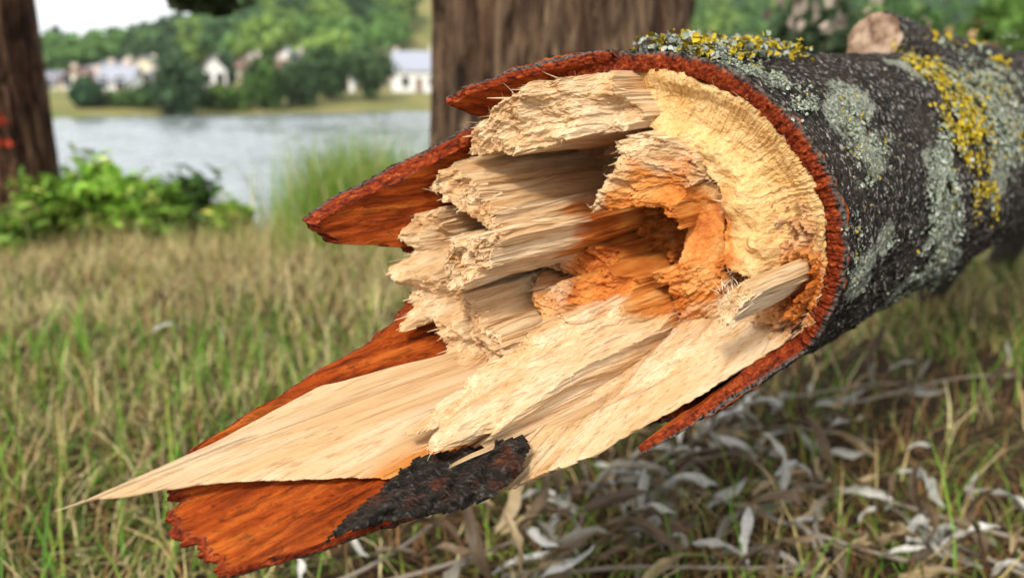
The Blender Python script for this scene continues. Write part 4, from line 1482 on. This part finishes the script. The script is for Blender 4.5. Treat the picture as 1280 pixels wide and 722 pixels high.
# ------------------------------------------------------------------ grass, weeds and leaf litter on the near bank
def blades(pts, az, length, width, lean, droop, tint, segs=3):
    n = len(pts)
    dirh = np.stack([np.cos(az), np.sin(az), 0 * az], 1)
    side = np.stack([-np.sin(az), np.cos(az), 0 * az], 1)
    vs = []
    for k in range(segs + 1):
        t = k / segs
        ang = lean + droop * t
        # integrate a bending stalk roughly
        hx = length * t * np.sin(lean + droop * t * .5)
        hz = length * t * np.cos(lean + droop * t * .5)
        c = pts + dirh * hx[:, None] + np.array([0, 0, 1.0]) * hz[:, None]
        w = width * (1 - t) ** .7 / 2
        if k < segs:
            vs += [c - side * w[:, None], c + side * w[:, None]]
        else:
            vs += [c]
    V = np.stack(vs, 1).reshape(-1, 3)
    m = 2 * segs + 1
    b = np.arange(n)[:, None] * m
    qs = np.concatenate([np.concatenate([b + 2 * k, b + 2 * k + 1, b + 2 * k + 3, b + 2 * k + 2], 1) for k in range(segs - 1)])
    ts_ = np.concatenate([b + 2 * segs - 2, b + 2 * segs - 1, b + 2 * segs], 1)
    return V, qs, ts_, np.repeat(tint, m, 0)


def grass(name, n, sampler, lrange, wrange, lean, cols, weights, label, seed, droop=(.2, 1.3), green=None, zoff=0.0):
    r = np.random.default_rng(seed)
    x, y = sampler(r, n)
    z = terrain(x, y) + zoff - .004
    pts = np.stack([x, y, z], 1)
    m = len(x)
    L = r.uniform(*lrange, m) * (1 + .35 * gn(x * 2.2, y * 2.2, 0, seed))
    pick = r.random(m)
    if green is not None:
        pick = np.clip(pick + green(x, y), 0, .999)
    ci = np.searchsorted(np.cumsum(weights), pick)
    ci = np.clip(ci, 0, len(cols) - 1)
    tint = 1.22 * np.array(cols)[ci] * r.uniform(.6, 1.25, (m, 1))
    V, q, tr, tt = blades(pts, r.uniform(0, 2 * math.pi, m), L, r.uniform(*wrange, m), np.abs(r.normal(0, lean, m)), r.uniform(*droop, m), tint)
    me = new_mesh(name, V, [q, tr], GRASS, attrs={'tint': tt})
    return link(name, me, label=label, cat='grass', kind='stuff')


def wedge(y0, y1, xl, xr):
    def f(r, n):
        y = np.sqrt(r.uniform(y0 ** 2, y1 ** 2, n))
        x = r.uniform(0, 1, n) * (xr - xl) * y + xl * y
        k = (y < bank_edge(x) + .5) & ((x < -.25) | (y > 1.9) | (r.random(n) < .13))
        return x[k], y[k]
    return f


STRAW, STRAW2, GRN, GRN2, OLIVE, BRN = (.50, .39, .17), (.62, .53, .28), (.09, .21, .018), (.15, .30, .028), (.25, .30, .05), (.22, .11, .04)
# fraction order: straw first, green last; positive 'green' pushes towards green
patch = lambda x, y: .12 + .46 * gn(x * 1.9, y * 1.9, 0, 70) + .10 * smooth(1.7, 1.0, y) + .22 * smooth(-1.1, .1, x) * smooth(1.4, 2.2, y) - .30 * smooth(1.8, 3.0, y) * (x < -.3)
grass('meadow_grass', 56000, wedge(.75, 3.9, -.66, .62), (.03, .085), (.0013, .0032), 1.0, [STRAW2, STRAW, BRN, OLIVE, GRN2, GRN], [.27, .25, .11, .16, .11, .10], 'mixed dry and green meadow grass around the broken trunk', 501, green=patch)
grass('dry_litter', 19000, wedge(.75, 3.9, -.66, .62), (.04, .14), (.0015, .004), .35, [STRAW2, STRAW, BRN], [.25, .4, .35], 'flat dry straw and thatch between the grass blades', 502, droop=(1.3, 2.2))
grass('green_tuft', 1500, wedge(.75, 1.9, -.66, .62), (.08, .20), (.0025, .005), .4, [GRN, GRN2, OLIVE], [.5, .4, .1], 'longer fresh green grass blades in the foreground', 503)


def under(r, n):
    px, py = r.uniform(430, 1300, n), r.uniform(430, 760, n)
    g = np.array([ground_pixel(a, c_) for a, c_ in zip(px, py)])
    return g[:, 0], g[:, 1]


grass('straw_tangle', 1500, under, (.06, .19), (.0012, .0035), .5, [STRAW2, STRAW, BRN, OLIVE, GRN2], [.05, .14, .55, .10, .16], 'tangle of dry stalks and straw in the litter beneath the broken trunk', 506, droop=(1.0, 2.3))


def tall(r, n):
    px = r.normal(452, 46, n)
    y = r.uniform(3.2, 4.1, n)
    x = (px - 640) / F_PX * y
    return x, y


grass('tall_grass', 4200, tall, (.22, .52), (.003, .006), .16, [STRAW2, OLIVE, GRN, GRN2], [.12, .3, .2, .38], 'tall thin pale green grass at the water edge', 504, droop=(.1, .8))


def rim_sampler(r, n):
    x = r.uniform(-2.6, .2, n)
    y = bank_edge(x) + r.normal(-.12, .18, n)
    return x, y


grass('bank_grass', 7000, rim_sampler, (.06, .20), (.002, .0045), .4, [STRAW2, STRAW, OLIVE, GRN2], [.45, .3, .15, .1], 'straw coloured grass along the edge of the bank', 505)


def weed(px, base, hpx, wpx, dist, col, label, seed, n=170, leaf=.05):
    g = at_dist(px, base, dist)
    z0 = float(terrain(np.array(g[0]), np.array(dist)))
    t = empty('weed_plant', (g[0], dist, z0), label=label, cat='plant', group='leafy weeds along the bank')
    r = np.random.default_rng(seed)
    Hh = at_dist(px, base - hpx, dist)[2] - z0
    W = wpx / F_PX * dist / 2
    ns = 7
    for k in range(ns):
        a = r.uniform(0, 6.28)
        tipp = np.array([W * .7 * math.cos(a) * r.uniform(.2, 1), W * .7 * math.sin(a) * r.uniform(.2, 1), Hh * r.uniform(.7, 1)])
        kk = np.linspace(0, 1, 7)[:, None]
        vs, q, _ = tube_mesh(tipp * kk * np.array([1, 1, 1]) + [0, 0, -.02], .004 * (1 - .7 * kk[:, 0]), 6)
        so = link('stem', new_mesh('stem', vs, q, STEM), t)
        m = n // ns
        u_ = r.uniform(.25, 1, m)
        p = tipp * u_[:, None] + r.normal(size=(m, 3)) * [W * .33, W * .33, .02]
        nr = np.array([0, 0, 1.0]) + .7 * r.normal(size=(m, 3))
        nr /= np.linalg.norm(nr, axis=1)[:, None]
        V, f, tt = leaf_quads(p, nr, leaf * r.uniform(.5, 1.3, m), 2.9 * np.array(col)[None] * np.where(r.random((m, 1)) < .12, np.array([3.2, 1.5, 3.0]), np.array([1.15, .9, 1.0])) * r.uniform(.4, 1.5, (m, 1)), seed + k, 2.2)
        link('leaves', new_mesh('leaves', V, f, LEAF, attrs={'tint': tt}), so)
    return t


STEM = plain('green_stem', (.09, .14, .03))
for k, (px, base, h, w, dist, col, lab) in enumerate((
        (20, 322, 60, 80, 3.15, (.06, .13, .018), 'low leafy weed at the foot of the dark painted trunk'),
        (75, 312, 90, 90, 3.35, (.07, .16, .018), 'leafy green weed just right of the dark painted trunk'),
        (120, 306, 100, 90, 3.45, (.085, .20, .02), 'bright green leafy weed, tallest of the bank clump'),
        (165, 305, 95, 90, 3.45, (.085, .20, .02), 'bright green leafy weed in the middle of the bank clump'),
        (205, 303, 80, 70, 3.40, (.06, .14, .018), 'leafy green weed left of the dark rounded weed'),
        (243, 302, 84, 60, 3.50, (.022, .055, .012), 'dark rounded leafy weed by the water'),
        (285, 300, 46, 60, 3.50, (.08, .17, .02), 'low bright weed at the water end of the clump'),
        (105, 290, 100, 70, 3.75, (.05, .10, .025), 'thin taller weed sprigs standing against the water'))):
    weed(px, base, h, w, dist, col, lab, 600 + k * 11, 520 if k < 7 else 120, .032)

# ---- silvery dry leaves, on fallen twigs and loose
def leaf_mesh(name, L, W, curl, twist, seed, tint):
    r = np.random.default_rng(seed)
    n, m = 9, 5
    s = np.linspace(0, 1, n)
    wv = W * np.sin(np.pi * np.clip(s * .93 + .04, 0, 1)) ** .8
    V = []
    for k in range(n):
        for j in range(m):
            a = (j / (m - 1) - .5)
            y = a * wv[k]
            z = curl * L * (s[k] - .5) ** 2 * -1 + abs(a) * wv[k] * .7
            ang = twist * (s[k] - .5)
            V.append((s[k] * L, y * math.cos(ang) - z * math.sin(ang), y * math.sin(ang) + z * math.cos(ang) + curl * L * .25 + .002 * r.normal()))
    V = np.array(V)
    ids = np.arange(n * m).reshape(n, m)
    q = np.stack([ids[:-1, :-1], ids[1:, :-1], ids[1:, 1:], ids[:-1, 1:]], -1).reshape(-1, 4)
    return new_mesh(name, V, q, DRYLEAF, attrs={'tint': np.tile(tint, (len(V), 1))}, smooth_shade=True)


TINTS = [(.52, .51, .45), (.30, .27, .21), (.70, .69, .64), (.17, .115, .065), (.42, .31, .17), (.11, .075, .045)]
LEAVES = [leaf_mesh('leaf', .074, .0122, c, tw_, 700 + k, TINTS[k % 6]) for k, (c, tw_) in enumerate([(.5, .8), (.9, -1.2), (.3, 1.6), (1.2, .6), (.7, -2.2), (.4, .3), (1.0, 1.8), (.6, -.6), (.2, 1.0), (.8, 2.6), (.5, -1.5), (1.1, .2)])]
TWIG = plain('grey_twig', (.26, .22, .17))


def leafy_twig(px, py, length, az, n, label, seed, sc=1.0, z=.03):
    g = ground_pixel(px, py, z)
    r = np.random.default_rng(seed)
    t = empty('fallen_twig', (g[0], g[1], float(terrain(g[0], g[1])) + z), label=label, cat='twig', group='fallen twigs with dry leaves')
    k = np.linspace(0, 1, 9)[:, None]
    d = np.array([math.cos(az), math.sin(az), 0])
    sd = np.array([-math.sin(az), math.cos(az), 0])
    pts_ = d * length * (k - .5) + sd * .04 * np.sin(k * 4 + seed) + np.array([0, 0, 1]) * (.02 * np.sin(k * 3.1) - .01)
    vs, q, _ = tube_mesh(pts_, .0035 * (1 - .6 * k[:, 0]), 7)
    link('twig', new_mesh('twig', vs, q, TWIG, smooth_shade=True), t)
    for i in range(int(n * 0.95)):
        u_ = r.uniform(0, 8)
        a, b = int(u_), min(int(u_) + 1, 8)
        p = pts_[a] * (1 - (u_ - a)) + pts_[b] * (u_ - a)
        o = link('leaf', LEAVES[r.integers(len(LEAVES))], t)
        o.location = p + np.array([0, 0, r.uniform(-.01, .03)])
        o.rotation_euler = (r.normal() * .8, r.normal() * .5 - .1, az + r.choice([-1, 1]) * r.uniform(.3, 1.3) + (0 if r.random() < .7 else 3.14))
        s = sc * r.uniform(.65, 1.35)
        o.scale = (s, s, s)


for k, (px, py, L, az, n, lab) in enumerate((
        (700, 660, .34, .9, 26, 'bundle of silvery dry leaves under the black bark piece'),
        (780, 625, .36, 1.3, 26, 'silvery dry leaves on a twig directly below the pale lower splinter'),
        (880, 590, .36, .6, 26, 'silvery leaved twig lying under the long orange bark edge'),
        (960, 540, .38, .2, 24, 'pale leaved twig in the shade beneath the lower bark'),
        (980, 640, .40, 2.6, 24, 'grey leaved twig on the grass before the shaded leaves'),
        (1120, 620, .42, 2.8, 18, 'long pale twig with curled leaves crossing the brown grass'),
        (860, 690, .36, .3, 22, 'grey dry leaves on a twig at the front of the litter'),
        (560, 690, .40, .7, 16, 'brownish dry stalks and leaves below the orange bark flap'),
        (470, 690, .36, .8, 8, 'bare looking dry stalk lying below the flap corner'),
        (1040, 480, .45, .1, 14, 'thin leafy twig in the grass under the right end of trunk'),
        (1190, 470, .5, .15, 8, 'pale thin twig lying in grass below lichen patch'),
        (1240, 680, .36, 1.9, 12, 'light leaved twig lying on the brown grass beside bare soil'))):
    leafy_twig(px, py, L, az, n, lab, 720 + k * 7)
r = np.random.default_rng(800)
for k in range(46):
    px, py = r.uniform(600, 1270), r.uniform(480, 720)
    if k > 36:
        px, py = r.uniform(20, 480), r.uniform(400, 620)
    g = ground_pixel(px, py, .04)
    li = int(r.integers(len(LEAVES)))
    o = link('dry_leaf', LEAVES[li], None, 'loose %s dry leaf lying %s' % (('whitish', 'grey', 'silver white', 'brown', 'tan', 'dark brown')[li % 6], 'out on the open meadow' if k > 36 else 'in the grass under the broken trunk'), 'leaf', 'loose dry leaves on the grass')
    o.location = (g[0], g[1], float(terrain(g[0], g[1])) + r.uniform(.02, .05))
    o.rotation_euler = (r.normal() * .6, r.normal() * .4, r.uniform(0, 6.28))
    s = r.uniform(.6, 1.2) * (.6 if k > 36 else 1)
    o.scale = (s, s, s)


# ------------------------------------------------------------------ the air over the valley
HZ = bpy.data.materials.new('thin_haze')
HZ.use_nodes = True
hn = HZ.node_tree.nodes
hn.remove(hn['Principled BSDF'])
pv = hn.new('ShaderNodeVolumePrincipled')
pv.inputs['Color'].default_value = (.90, .95, 1.0, 1)
pv.inputs['Density'].default_value = 0.00018
pv.inputs['Anisotropy'].default_value = 0.3
HZ.node_tree.links.new(pv.outputs[0], hn['Material Output'].inputs['Volume'])
hv, hf = box(-700, 700, -8, 920, -5, 90)
link('haze', new_mesh('haze', hv, hf, HZ), label='thin pale haze in the air over the river valley', cat='haze', kind='stuff')
